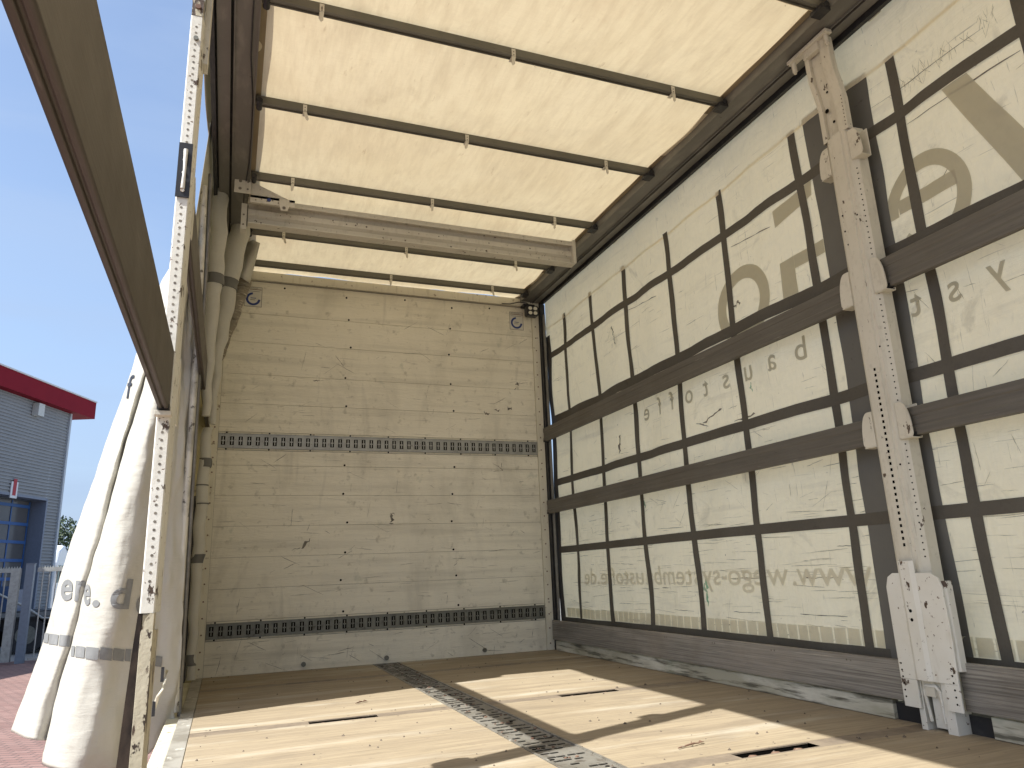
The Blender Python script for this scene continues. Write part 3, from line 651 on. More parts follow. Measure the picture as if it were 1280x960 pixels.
for i in range(14): dk.disc((2.4315, -3.3185, 2.30 + i * .017), (-1, 0, 0), .0022, 6, 0, .0015)
dk.build('neck_holes', M['slotdark'], rp)
tb = MB(); tb.box(2.375, 2.412, -3.345, -3.115, 2.716, 2.733).box(2.385, 2.41, -3.285, -3.20, 2.68, 2.716)
for y in (-3.135, -3.325): tb.tube([(2.395, y, 2.72), (2.398, y, 2.675)], .011, 8).tube([(2.398, y, 2.675), (2.398, y, 2.665)], .007, 8)
tb.build('roller_carriage', M['cream'], rp, bevel=.002)
def pocket(yin, dirn, z0, z1, x0=2.436):
    """D shaped pocket plate: rounded towards its free end, folded lip below"""
    w = .058; pts = [(yin, z0)]; n = 10
    for i in range(n + 1):
        a = math.pi / 2 * i / n; pts.append((yin + dirn * (w * (.35 + .65 * math.cos(a))), z0 + .012 + (z1 - z0 - .012) * math.sin(a) ** .8 if i else z0 + .03))
    pts = [(yin, z0), (yin + dirn * w * .9, z0), (yin + dirn * w, z0 + .012)] + pts[2:] + [(yin, z1)]
    b = MB(); b.prism(pts, 0, x0, x0 + .006)
    a, c = sorted((yin, yin + dirn * w * .95)); b.box(x0, x0 + .05, a, c, z0 - .004, z0 - .0005)
    b.box(x0 + .045, x0 + .05, a, c, z0, z1 - .01)
    return b
for (z0, z1) in ((1.555, 1.695), (.985, 1.118), (2.135, 2.262)):
    for (yin, d) in ((-3.204, 1), (-3.312, -1)): pocket(yin, d, z0 + (0 if d > 0 else .008), z1 + (0 if d > 0 else .008)).build('slat_pocket', M['cream'], rp, bevel=.001)
fp = MB()
out = [(-3.166, .075), (-3.230, .062), (-3.232, .16), (-3.335, .16), (-3.338, .066), (-3.391, .075), (-3.398, .3), (-3.394, .47), (-3.385, .50), (-3.355, .518), (-3.20, .518), (-3.178, .505), (-3.166, .47)]
fp.prism([(-3.166, .16), (-3.392, .16), (-3.398, .3), (-3.394, .47), (-3.385, .50), (-3.355, .518), (-3.20, .518), (-3.178, .505), (-3.166, .47)], 0, 2.412, 2.420)
fp.box(2.412, 2.420, -3.232, -3.166, .068, .1598).box(2.412, 2.420, -3.392, -3.338, .075, .1598)
fp.prism([(2.403, -3.245), (2.403, -3.285), (2.412, -3.30), (2.412, -3.23)], 2, .161, .56, 0)
fp.prism([(2.420, -3.385), (2.432, -3.397), (2.46, -3.397), (2.46, -3.385)], 2, .20, .49, 0)
for z in (.24, .26, .28): pass
for (y, z) in ((-3.262, .39), (-3.262, .36)): fp.disc((2.403, y, z), (-1, 0, 0), .006, 8, 1, .001)
for i in range(6):
    fp.disc((2.412, -3.178, .10 + i * .022), (-1, 0, 0), .0035, 6, 1, .001); fp.disc((2.412, -3.375, .10 + i * .022), (-1, 0, 0), .0035, 6, 1, .001)
fp.build('foot_plate', [M['white'], M['slotdark']], rp, 'white chipped foot plate', bevel=.002)
ft = MB(); ft.box(2.424, 2.50, -3.350, -3.312, -.002, .16).box(2.424, 2.50, -3.235, -3.212, -.002, .16).box(2.48, 2.50, -3.312, -3.235, -.002, .16, 1)
ft.build('foot', [M['white'], M['slotdark']], rp, bevel=.002)
lt = MB(); lt.tube([(2.43, -3.305, .03), (2.425, -3.305, .13), (2.423, -3.295, .145), (2.423, -3.255, .145), (2.425, -3.246, .13), (2.43, -3.252, .03)], .006, 8)
lt.box(2.44, 2.465, -3.302, -3.258, .01, .135)
lt.build('latch', M['white'], rp)

# ================================================================ LEFT POST
lp = thing('support_post', (-.01, -3.16, -.2), 'narrow white chipped post with a column of small holes at the open left side', 'post', 'sliding support posts')
x0, x1, y0, y1 = -.031, .003, -3.212, -3.112
p = MB(); p.prism([(x0, y0 + .004), (x0 + .003, y0), (x1 - .003, y0), (x1, y0 + .004), (x1 + .005, y0 + .05), (x1 + .005, y1), (x0 - .004, y1), (x0 - .004, y0 + .05)], 2, .512, 2.232)
z = .545
while z < 2.21:
    if not 1.61 < z < 1.80: p.disc((-.014, y0, z), (0, -1, 0), .0036, 8, 1, .0006)
    z += .0206
p.disc((-.012, y0, 2.15), (0, -1, 0), .007, 8, 2, .008)
p.build('column', [M['white'], M['scuff'], M['galv_dark']], lp)
p = MB(); p.box(x0 + .001, x1 - .001, y0 - .001, y0 + .05, 2.233, 2.292, 0); p.disc((-.013, y0 - .001, 2.262), (0, -1, 0), .008, 8, 1, .006); p.build('hinge', [M['cream_rust'], M['rust']], lp)
p = MB(); p.box(x0 - .001, x1 + .001, y0 + .002, y1, 2.2925, 2.735, 0)
for z in (2.325, 2.345, 2.365): p.disc((-.004, y0 + .002, z), (0, -1, 0), .003, 6, 1, .001)
p.box(x1 + .002, x1 + .018, y0 + .04, y1 - .01, 2.10, 2.70, 2); p.build('neck', [M['galv'], M['scuff'], M['cream']], lp)
p = MB(); p.box(x0 - .001, x1 + .001, y0 - .006, y0 - .0015, 1.625, 1.795, 0); p.tube([(-.014, y0 - .008, 1.65), (-.012, y0 - .016, 1.70), (-.013, y0 - .012, 1.77)], [.006, .004, .006], 8, 1)
for z in (1.645, 1.665, 1.70, 1.74, 1.765): p.disc((-.014, y0 - .006, z), (0, -1, 0), .0055, 8, 1, .003)
p.build('latch_block', [M['black'], M['white']], lp)
# lower section: beige chipped channel with dark flap
p = MB(); p.prism([(-.024, y0), (.002, y0), (.006, y0 + .05), (.006, y1), (-.03, y1), (-.03, y0 + .03)], 2, -.36, .47, 0)
p.prism([(-.024, .47), (.002, .47), (.002, .511), (-.006, .511), (-.016, .50)], 1, y0, y0 + .05, 0); p.build('lower_channel', M['cream_rust'], lp)
p = MB(); vs = []
for (xa, xb_, z) in ((-.034, -.025, .511), (-.040, -.025, .42), (-.046, -.025, .30), (-.052, -.025, .16), (-.056, -.025, .02), (-.058, -.025, -.12), (-.058, -.025, -.36)):
    vs += [(xa, y0 + .006, z), (xb_, y0 + .006, z), (xb_, y0 + .03, z), (xa, y0 + .03, z)]
p.add(vs, [(4 * i + j, 4 * i + (j + 1) % 4, 4 * i + 4 + (j + 1) % 4, 4 * i + 4 + j) for i in range(6) for j in range(4)]); p.build('side_flap', mat('dark_rusty_flap', (.022, .018, .016), [(12, (1, 1, .5), .5, .65, (.06, .045, .035), .8)], .8, spec=.1), lp)
for (z0, z1) in ((2.17, 2.33), (1.565, 1.75), (1.0, 1.185)):
    for (ya, yb) in ((y1 + .001, y1 + .055), (y0 - .052, y0 - .001)):
        b = MB()
        n0 = -.030 if z0 < 1.1 else -.026
        if ya < y0 and z0 > 1.1: xx0, xx1 = .0035, .007
        else: xx0, xx1 = .0055, .009
        if ya < y0 and z0 < 1.1: b.box(-.034, .006, y0 - .03, y0 - .001, z0 - .004, z0 + .008)
        elif ya < y0: b.box(-.006, .006, y0 - .030, y0 + .0, z0 + .02, z1 - .02); continue
        else: b.prism([(ya, z0), (yb - .01, z0), (yb, z0 + .02), (yb, z1 - .06), (yb - .02, z1 - .02), (ya, z1)], 0, xx0 + .001, xx1 + .001)
        b.build('slat_pocket', M['cream'], lp, bevel=.001)

# ================================================================ LEFT CURTAIN (pushed forward and bunched)
lc = thing('side_curtain', (-.1, -.9, 0), 'opened cream side curtain bunched into hanging folds at the left', 'truck curtain')
cols = [
 (-.55, [(244,300),(232,340),(222,370),(207,410),(190,470),(168,545),(143,622),(122,692),(100,770),(76,850),(55,905)]),
 (-.80, [(238,300),(218,329),(204,355),(188,400),(166,468),(140,543),(112,622),(90,692),(66,770),(41,850),(17,912)]),
 (-1.10, [(238,300),(214,333),(200,362),(185,407),(164,473),(138,548),(111,628),(89,698),(66,775),(42,853),(19,917)]),
 (-1.38, [(240,300),(218,345),(204,380),(190,420),(171,482),(147,560),(121,642),(99,720),(77,800),(53,868),(36,924)]),
 (-1.36, [(242,300),(222,350),(208,390),(197,430),(180,490),(158,562),(134,647),(114,722),(98,802),(80,875),(62,926)]),
 (-1.20, [(244,300),(226,352),(213,393),(203,435),(187,495),(166,568),(143,650),(124,725),(109,805),(92,880),(76,930)]),
 (-1.22, [(242,300),(222,350),(209,390),(197,430),(180,490),(158,562),(134,647),(114,722),(97,802),(77,877),(60,950)]),
 (-1.42, [(242,300),(221,350),(207,391),(195,431),(177,491),(155,563),(131,648),(111,723),(93,803),(72,878),(55,956)]),
 (-1.52, [(243,300),(225,352),(211,395),(201,440),(185,500),(166,570),(144,650),(125,730),(107,810),(87,890),(70,962)]),
 (-1.55, [(244,300),(230,352),(218,400),(209,450),(196,510),(181,575),(163,655),(148,735),(134,815),(118,895),(101,965)]),
 (-1.50, [(246,300),(235,352),(226,400),(219,450),(209,510),(198,575),(184,655),(172,735),(160,815),(148,895),(134,962)]),
 (-1.42, [(247,300),(239,352),(233,400),(228,450),(221,510),(213,575),(203,655),(194,735),(186,815),(176,895),(160,956)]),
 (-1.40, [(250,300),(244,350),(240,400),(236,450),(231,510),(226,575),(218,655),(213,735),(208,815),(202,890),(185,947)]),
 (-1.36, [(252,300),(248,350),(245,400),(242,450),(239,510),(236,575),(232,655),(229,735),(226,815),(222,870),(219,905)])]
P3 = [[at(px, py, Y - .12 * (1 - k / 10)) for k, (px, py) in enumerate(c)] for Y, c in cols]
def cat(pts, t):
    n = len(pts) - 1; t = min(max(t * n, 0), n - 1e-6); i = int(t); f = t - i
    g = lambda k: pts[min(max(k, 0), n)]
    a, b, c, d = g(i - 1), g(i), g(i + 1), g(i + 2)
    return .5 * ((2 * b) + (c - a) * f + (2 * a - 5 * b + 4 * c - d) * f * f + (3 * b - a - 3 * c + d) * f ** 3)
def drape(u, v):
    p = cat([cat(c, v) for c in P3], u)
    w = .022 * noise.noise(Vector((u * 7, v * 5, 2))) * v + .012 * noise.noise(Vector((u * 16, v * 9, 5))) + .005 * noise.noise(Vector((u * 22, v * 40, 8)))
    return p + Vector((w, -w, 0))
def dnorm(u, v):
    e = .004; a = drape(min(u + e, 1), v) - drape(max(u - e, 0), v); b = drape(u, min(v + e, 1)) - drape(u, max(v - e, 0))
    n = a.cross(b).normalized(); return n if n.y < 0 else -n
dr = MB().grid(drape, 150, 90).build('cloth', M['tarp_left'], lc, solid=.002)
# prints on the drape: look up surface parameters whose direction matches the place measured in the photo
def project(p):
    d = RM.transposed() @ (p - CAM); return (640 + FPX * d.x / d.y, 480 - FPX * d.z / d.y)
def find(px, py, ulo, uhi):
    best = None
    for i in range(41):
        for j in range(61):
            u = ulo + (uhi - ulo) * i / 40; v = j / 60
            q = project(drape(u, v)); e = (q[0] - px) ** 2 + (q[1] - py) ** 2
            if best is None or e < best[0]: best = (e, u, v)
    _, bu, bv = best
    for k in range(3):
        ru, rv = (uhi - ulo) / 40 / 6 ** k * 1.2, 1 / 60 / 6 ** k * 1.2
        for i in range(-6, 7):
            for j in range(-6, 7):
                u, v = best[1] + ru * i / 6, min(max(best[2] + rv * j / 6, 0), 1)
                q = project(drape(u, v)); e = (q[0] - px) ** 2 + (q[1] - py) ** 2
                if e < best[0]: best = (e, u, v)
    return best[1], best[2]
def newton(px, py, u, v, lo, hi):
    for _ in range(9):
        q = project(drape(u, v)); ex, ey = px - q[0], py - q[1]
        if ex * ex + ey * ey < 1e-3: break
        e = .002; a = project(drape(u + e, v)); b = project(drape(u, v + e))
        j11, j21, j12, j22 = (a[0] - q[0]) / e, (a[1] - q[1]) / e, (b[0] - q[0]) / e, (b[1] - q[1]) / e
        det = j11 * j22 - j12 * j21
        if abs(det) < 1e-6: break
        du, dv = (j22 * ex - j12 * ey) / det, (-j21 * ex + j11 * ey) / det
        u = min(max(u + max(-.03, min(.03, du)), lo), hi); v = min(max(v + max(-.03, min(.03, dv)), 0), .999)
    return u, v
def skin(u, v): return drape(u, v) + dnorm(u, v) * .0032
def print_letter(ch, cx, base, px_size, wx, lo, hi, m, shear=.16, bold=.005, lab=None):
    u0, v0 = find(cx, base - px_size * .25, lo, hi)
    def f(a, b): return skin(*newton(cx + a / .2 * px_size * wx, base - b / .2 * px_size, u0, v0, lo, hi))
    text('printed_letter', ch, .2, f, m, lc, bold=bold, shear=shear, label=lab)
for (ch, cx, base, wx, lo, hi) in (('e', 83, 749, .62, .10, .30), ('r', 98.5, 750, .62, .12, .33), ('e', 109, 755, .33, .535, .66), ('.', 120, 757, 1., .54, .75), ('d', 149, 760, 1.02, .6, .9), ('e', 178, 767, .85, .66, .96)):
    print_letter(ch, cx, base, 51, wx, lo, hi, M['dark_print'])
print_letter('f', 160, 498, 42, .55, .1, .28, M['black'], .3, .001, 'small black letter f high on the outer fold')
sq = MB()
def square(px0, px1, py0, py1, lo, hi):
    u0, v0 = find((px0 + px1) / 2, py0, lo, hi)
    dy = (px1 - px0) * .13
    def f(a, b): return skin(*newton(px0 + (px1 - px0) * a - 1.5 * b, py0 + (py1 - py0) * b + dy * a, u0, v0, lo, hi))
    sq.grid(f, 4, 4)
for (a, b, c, d, lo, hi) in ((56.5, 62, 791, 803, .08, .3), (63, 74, 792, 805, .10, .3), (75.5, 88, 793, 807, .12, .32), (89.5, 93, 795, 808, .15, .33),
                     (90.5, 94.5, 807, 820, .535, .64), (96, 107, 807, 821, .54, .7), (108.5, 124, 808, 823, .56, .76), (126, 140.5, 809, 824, .6, .8), (142, 155.5, 810, 825, .63, .85), (157, 164, 811, 826, .65, .9), (190, 203, 819, 832, .78, .97)):
    if a == 90.5: sq.build('printed_square_row', M['dark_print'], lc, 'row of grey printed squares on the outer fold'); sq = MB()
    if a == 190: sq.build('printed_square_row', M['dark_print'], lc, 'row of grey printed squares on the near fold'); sq = MB()
    square(a, b, c, d, lo, hi)
sq.build('printed_square', M['dark_print'], lc)
# strap handle near the bottom
hp = [at(208, 838, -1.48), at(206, 850, -1.52), at(203, 862, -1.54), at(197, 872, -1.54), at(193, 884, -1.50)]
MB().tube(hp, .010, 8, flatx=.5).build('strap_handle', M['frame'], lc)
b = MB()
for (px, py) in ((203, 843), (192, 886)):
    c = at(px, py, -1.52); b = MB(); b.box(c.x - .006, c.x + .006, c.y - .008, c.y + .008, c.z - .03, c.z + .03); b.build('strap_end', M['rubber'], lc)
# tensioning tubes
def pxtube(pts, Y, rpx, n=10, ft=1.):
    P = [at(a, b_, Y if not isinstance(Y, (list, tuple)) else Y[i]) for i, (a, b_) in enumerate(pts)]
    rp_ = rpx if isinstance(rpx, (list, tuple)) else [rpx] * len(pts)
    rad = [r_ * (p_ - CAM).length / FPX * .9 for r_, p_ in zip(rp_, P)]
    return MB().tube(P, rad, n, flatx=ft)
def smooth(pts, k=4):
    V = [Vector((*p, 0)) for p in pts]; n = (len(pts) - 1) * k
    return [tuple(cat(V, i / n)[:2]) for i in range(n + 1)]
def smooth1(v, k=4):
    V = [Vector((a, 0, 0)) for a in v]; n = (len(v) - 1) * k
    return [cat(V, i / n)[0] for i in range(n + 1)]
pxtube([(255, 233), (251, 330), (245, 450), (237, 560), (229, 680), (223, 780), (219, 890)], [-1.62, -1.56, -1.50, -1.44, -1.4, -1.36, -1.34], 4.2).build('tension_tube', mat('scratched_white_tube', (.6, .58, .5), [(9, (1, 1, .5), .45, .6, (.3, .29, .25), .9), (30, (1, 1, 1), .6, .66, (.06, .05, .04), .9)], .5, .2), lc)
pxtube([(263, 218), (258, 330), (250, 450), (243, 570), (236, 690), (230, 790), (224, 895)], [-1.60, -1.54, -1.48, -1.42, -1.38, -1.35, -1.33], 2.4).build('ratchet_rod', M['rail'], lc)
# folded inner rolls
def roll(name, pts, Y, r, m, bands=(), lab=None):
    s_ = pxtube(smooth(pts), Y, smooth1(r), 14)
    # irregular folds
    wob = lambda L: [tuple(Vector(v) + Vector((.005 * math.sin(v[2] * 26) + .003 * math.sin(v[2] * 61), .005 * math.sin(v[2] * 21 + 1), 0))) for v in L]
    s_.v = wob(s_.v)
    o = s_.build(name, m, lc, lab)
    for (a, b_) in bands:
        i0 = a; P = smooth(pts); rs = smooth1(r)
        near = [q for q in range(len(P)) if a - 6 <= P[q][1] <= b_ + 6]
        def itp(yv):
            for q in range(len(P) - 1):
                if P[q][1] <= yv <= P[q + 1][1] + 1e-6:
                    t = (yv - P[q][1]) / (P[q + 1][1] - P[q][1]); return (P[q][0] + (P[q + 1][0] - P[q][0]) * t, yv), rs[q] + (rs[q + 1] - rs[q]) * t
            return P[-1], rs[-1]
        pp = [itp(a + (b_ - a) * k / 3) for k in range(4)]
        bb = pxtube([x[0] for x in pp], Y, [x[1] * 1.08 for x in pp], 14); bb.v = wob(bb.v); bb.build('reinforcing_band', M['strap2'], o)
    return o
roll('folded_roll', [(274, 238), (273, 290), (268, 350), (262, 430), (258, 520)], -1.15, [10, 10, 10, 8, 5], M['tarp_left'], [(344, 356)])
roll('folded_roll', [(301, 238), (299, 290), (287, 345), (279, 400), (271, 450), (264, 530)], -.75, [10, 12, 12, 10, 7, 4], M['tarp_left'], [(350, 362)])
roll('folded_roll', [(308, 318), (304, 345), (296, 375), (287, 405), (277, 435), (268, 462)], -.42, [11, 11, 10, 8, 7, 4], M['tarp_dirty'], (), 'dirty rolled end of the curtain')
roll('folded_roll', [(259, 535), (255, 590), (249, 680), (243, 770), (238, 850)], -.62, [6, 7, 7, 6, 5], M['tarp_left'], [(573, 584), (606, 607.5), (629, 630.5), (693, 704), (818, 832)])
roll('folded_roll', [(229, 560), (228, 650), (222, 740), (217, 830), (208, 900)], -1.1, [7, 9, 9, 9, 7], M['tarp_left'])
fl = MB(); fl.grid(lambda u, v: at(298 + 27 * u - 4 * v - 9 * u * v, 292 + 12 * u + 50 * v, -.5 + .05 * math.sin(u * 5 + v * 2)), 10, 10)
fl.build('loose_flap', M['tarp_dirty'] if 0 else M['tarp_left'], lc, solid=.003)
# dark backing pleats filling the bunch between the rails (unlit inside of the folds)
bk2 = MB()
def pleat(u, v):
    z = -.08 + 2.92 * v; e = 1.30 + .03 * z + .05 * z * z; y = .03 - (e + .03) * u; return (-.085 + .052 * max(0, v - .8) / .2 + .03 * math.sin(u * 44) * (1 - min(1, v * 1.05)) + .01 * math.sin(v * 5) * (1 - v), y, z)
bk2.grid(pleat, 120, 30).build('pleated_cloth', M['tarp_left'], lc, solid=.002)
bk3 = MB().box(-.055, -.03, -.35, -.08, .02, 1.1); bk3.build('seal_strip', M['rubber'], lc)

# ================================================================ SMALL THINGS ON THE FLOOR
def twig(x, y, l, a, label):
    t = thing('twig', (x, y, 0), label, 'twig'); d = Vector((math.cos(a), math.sin(a), 0)); n = Vector((-d.y, d.x, 0)); q = Vector((x, y, .005))
    b = MB(); b.tube([q - d * l / 2, q - d * l * .2 + n * .004, q + d * l * .2 - n * .003 + Vector((0, 0, .004)), q + d * l / 2], [.002, .003, .003, .002], 6)
    b.tube([q + d * l * .1, q + d * l * .3 + n * .015 + Vector((0, 0, .006))], [.002, .001], 5); b.build('stem', M['rust'], t)
    b = MB(); c = q + d * l * .4; b.add([c, c + d * .02 + n * .006 + Vector((0, 0, .006)), c + d * .035, c + d * .018 - n * .008 + Vector((0, 0, .004))], [(0, 1, 2, 3)]); b.build('leaf', M['rust'], t, solid=.001)
twig(1.60, -3.03, .10, .25, 'small dry twig on the sunlit floor near the front right lashing slot')
twig(.78, -1.54, .045, .6, 'tiny dry twig on the floor close to the shadow below the front wall')
db = MB()
for i in range(210):
    x = random.uniform(.1, 2.44); y = -random.random() ** .8 * 4; r = random.uniform(.0015, .006) * (1.6 if random.random() < .12 else 1)
    c = Vector((x, y, r * .5)); n = 5
    vs = [c + Vector((math.cos(t) * r * random.uniform(.6, 1.3), math.sin(t) * r * random.uniform(.6, 1.3), -r * .4)) for t in [2 * math.pi * k / n for k in range(n)]] + [c + Vector((0, 0, r * .6))]
    db.add(vs, [(k, (k + 1) % n, n) for k in range(n)])
tag(db.build('floor_debris', M['dirt']), 'crumbs of dirt scattered over the plywood floor', 'dirt', kind='stuff')

# ================================================================ THE YARD
GZ = -1.15
def ground_mat():
    m = bpy.data.materials.new('block_paving'); m.use_nodes = True; t = m.node_tree; N = t.nodes; L = t.links; b = N['Principled BSDF']
    tc = N.new('ShaderNodeTexCoord'); mp = N.new('ShaderNodeMapping'); mp.inputs['Rotation'].default_value = (0, 0, R(24)); L.new(tc.outputs['Object'], mp.inputs[0])
    br = N.new('ShaderNodeTexBrick'); br.inputs['Scale'].default_value = 1; br.inputs['Brick Width'].default_value = .21; br.inputs['Row Height'].default_value = .105
    br.inputs['Mortar Size'].default_value = .007; br.inputs['Color1'].default_value = (.22, .125, .105, 1); br.inputs['Color2'].default_value = (.27, .165, .14, 1); br.inputs['Mortar'].default_value = (.10, .075, .065, 1)
    L.new(mp.outputs[0], br.inputs['Vector']); n = N.new('ShaderNodeTexNoise'); n.inputs['Scale'].default_value = .8; n.inputs['Detail'].default_value = 8; L.new(tc.outputs['Object'], n.inputs['Vector'])
    mx = N.new('ShaderNodeMix'); mx.data_type = 'RGBA'; mx.blend_type = 'MULTIPLY'; mx.inputs['Factor'].default_value = .6; L.new(br.outputs['Color'], mx.inputs['A'])
    rp2 = N.new('ShaderNodeValToRGB'); rp2.color_ramp.elements[0].color = (.5, .5, .5, 1); rp2.color_ramp.elements[1].color = (1.3, 1.25, 1.2, 1); L.new(n.outputs['Fac'], rp2.inputs[0]); L.new(rp2.outputs[0], mx.inputs['B'])
    L.new(mx.outputs['Result'], b.inputs['Base Color']); b.inputs['Roughness'].default_value = .85
    bu = N.new('ShaderNodeBump'); bu.inputs['Distance'].default_value = .01; L.new(br.outputs['Fac'], bu.inputs['Height']); bu.invert = True; L.new(bu.outputs[0], b.inputs['Normal'])
    return m
g = MB(); g.add([(-1500, -1500, GZ - .01), (1500, -1500, GZ - .01), (1500, 1500, GZ - .01), (-1500, 1500, GZ - .01)], [(0, 1, 2, 3)])
tag(g.build('ground', mat('lightened_yard', (.34, .33, .30), [(1, (1, 1, 1), .4, .7, (.28, .27, .25), .8)], .9)), kind='structure')  # yard made paler than asphalt to bounce light through the right curtain
g = MB(); g.add([(-14, -16, GZ), (2.6, -16, GZ), (2.6, 17.4, GZ), (-14, 17.4, GZ)], [(0, 1, 2, 3)]); tag(g.build('paving', ground_mat()), kind='structure')  # ends beside the truck so the lightened yard reflects at the right curtain

# workshop building: long wall leading away, red fascia, dock door with number
dW = Vector((.366, .930, 0)).normalized(); nW = Vector((dW.y, -dW.x, 0))
KB = 1.2
def far(px, py): return CAM + (at(px, py, 20) - CAM) * KB
cor = far(72, 640); cor.z = GZ
def wp(s, z, o=0.):   # s metres back along the wall from the far corner, z up from the ground, o out of the wall
    return cor - dW * s + nW * o + Vector((0, 0, z))
def pray(px, py, o=0.):
    """wall coordinates (s,z) of a measured direction"""
    d = RM @ Vector(((px - 640) / FPX, 1, -(py - 480) / FPX)); p0 = cor + nW * o
    t = (p0 - CAM).dot(nW) / d.dot(nW); q = CAM + d * t; return ((p0 - q).dot(dW), q.z - GZ)
bld = thing('workshop_building', cor, 'grey corrugated workshop with a red roof fascia beyond the yard fence', 'building')
def wbox(mb, s0, s1, z0, z1, o0, o1, m=0):
    vs = [wp(s, z, o) for s in (s0, s1) for z in (z0, z1) for o in (o0, o1)]
    mb.add(vs, [(0, 1, 3, 2), (4, 6, 7, 5), (0, 4, 5, 1), (2, 3, 7, 6), (0, 2, 6, 4), (1, 5, 7, 3)], m)
sF0, zF0 = pray(86, 517); sD, zD = pray(57, 626); _, zT = pray(88, 491, .35)
BH = zF0; LEN = 26
wm = MB(); SL, SR = sD, sD + 4.6
def corr(s0, s1, z0, z1):
    z = z0
    while z < z1 - .01:
        h = min(.11, z1 - z)
        vs = [wp(s0, z, 0), wp(s1, z, 0), wp(s1, z + h * .45, .0), wp(s0, z + h * .45, .0), wp(s1, z + h * .55, .035), wp(s0, z + h * .55, .035), wp(s1, z + h, .035), wp(s0, z + h, .035)]
        wm.add(vs, [(0, 1, 2, 3), (3, 2, 4, 5), (5, 4, 6, 7)]); wm.add([wp(s0, z + h, .035), wp(s1, z + h, .035), wp(s1, z + h, 0), wp(s0, z + h, 0)], [(0, 1, 2, 3)]); z += h
corr(.02, SL, 0, BH); corr(SL, SR, zD, BH); corr(SR, LEN, 0, BH)
wmat = mat('corrugated_cladding', (.235, .25, .265), [(1, (1, 1, 1), .4, .7, (.27, .285, .30), .6)], .6, .0, spec=.2)
wm.build('wall', wmat, bld)
b = MB(); wbox(b, -.0, LEN, 0, BH - .02, -9, -.62); b.build('hall', wmat, bld)
b = MB(); wbox(b, -.08, .02, 0, BH, -.08, .08); b.build('corner_trim', flat('light_trim', (.42, .46, .50)), bld)
b = MB(); wbox(b, -1.05, LEN, BH, zT + .0, -9.3, .35); b.build('fascia', mat('red_fascia', (.20, .012, .022), [(2, (1, 1, 1), .4, .7, (.17, .01, .02), .6)], .7, spec=.1), bld, 'dark red roof fascia')
b = MB(); wbox(b, -1.06, LEN, zT, zT + .05, -9.35, .38); b.build('roof_edge', flat('pale_edge', (.6, .6, .6)), bld)
b = MB(); wbox(b, SL, SR, 0, zD, -.62, -.5, 0); b.build('door_reveal', flat('dark_reveal', (.06, .075, .10)), bld)
b = MB(); wbox(b, SL - .06, SL + .02, 0, zD + .06, -.5, .05); wbox(b, SL, SR, zD, zD + .08, -.5, .05); b.build('door_frame', flat('door_frame_grey', (.17, .20, .26)), bld)
dd = MB(); sl0, sl1 = SL + .12, SR - .1
wbox(dd, sl0, sl1, 0, zD - .05, -.5, -.46, 0); door = dd.build('sectional_door', mat('door_panes', (.075, .075, .08), [(1, (1, 1, 1), .3, .7, (.12, .12, .12), .8)], .15, 0), bld, 'blue framed glazed sectional door')
b = MB(); z = .25
while z < zD: wbox(b, sl0, sl1, z, z + .10, -.458, -.43); z += .60
for k in range(5): wbox(b, sl0 + k * .88, sl0 + k * .88 + .045, 0, zD - .05, -.459, -.44)
b.build('door_rails', flat('blue_door_rails', (.03, .10, .28)), door)
s1, z1 = pray(12, 622, .06); s0, z0 = pray(23, 603, .06)
b = MB(); a_, c_ = sorted((s0, s1)); wbox(b, a_, c_, min(z0, z1), max(z0, z1), .04, .07); sg = b.build('number_sign', flat('sign_white', (.62, .64, .66)), bld)
sc_, zc_ = (s0 + s1) / 2, min(z0, z1)
text('number', '1', .62, lambda u, v: wp(sc_ - u * 1.9, zc_ + .10 + v * 1.2, .075), flat('sign_red', (.35, .02, .03)), sg, bold=.012)
sa, za = pray(46, 517, .2); sb_, zb_ = pray(55, 506, .2)
b = MB(); wbox(b, min(sa, sb_), max(sa, sb_), min(za, zb_) - .05, max(za, zb_), .03, .25); b.build('wall_lamp', flat('lamp_grey', (.5, .52, .5)), bld)

# galvanised gate leaf and fence leaf
def frame_fence(name, pts, label, cat_, gap, bar=True):
    (xa, ya), (xb2, yb) = pts; d = Vector((xb2 - xa, yb - ya, 0)); L_ = d.length; d.normalize(); t = thing(name, (xa, ya, GZ), label, cat_)
    n = Vector((-d.y, d.x, 0)); A = Vector((xa, ya, GZ))
    def bx(b, s0, s1, z0, z1, w=.03):
        vs = [A + d * s + n * o + Vector((0, 0, z)) for s in (s0, s1) for z in (z0, z1) for o in (-w, w)]
        b.add(vs, [(0, 1, 3, 2), (4, 6, 7, 5), (0, 4, 5, 1), (2, 3, 7, 6), (0, 2, 6, 4), (1, 5, 7, 3)])
    for (z0, z1) in ((2.16, 2.26), (.06, .12)): b = MB(); bx(b, 0, L_, z0, z1, .04); b.build('rail', M['galv'], t)
    b = MB(); s = .03
    while s < L_: 
        q = A + d * s + Vector((0, 0, 2.26)); b.add([q - d * .02, q + d * .02, q + d * .0 + Vector((0, 0, .05))], [(0, 1, 2)]); s += .06
    b.build('spike_strip', M['galv'], t, solid=.004)
    s = gap
    while s < L_ - .05: b = MB(); b.tube([A + d * s + Vector((0, 0, .1)), A + d * s + Vector((0, 0, 2.18))], .016, 6); b.build('bar', M['galv'], t); s += .155
    return t, bx
fA = at(78, 829, 16.5); 
t, bx = frame_fence('fence', [(-4.25, 16.62), (-.6, 16.0)], 'galvanised bar fence standing right of the gate post', 'fence', .12)
t, bx = frame_fence('gate', [(-9.5, 17.2), (-4.62, 16.6)], 'galvanised bar gate with spiked top in front of the workshop door', 'gate', .10)
b = MB(); bx(b, 4.72, 4.92, .05, 2.24, .05); b.build('gate_stile', M['galv'], t)
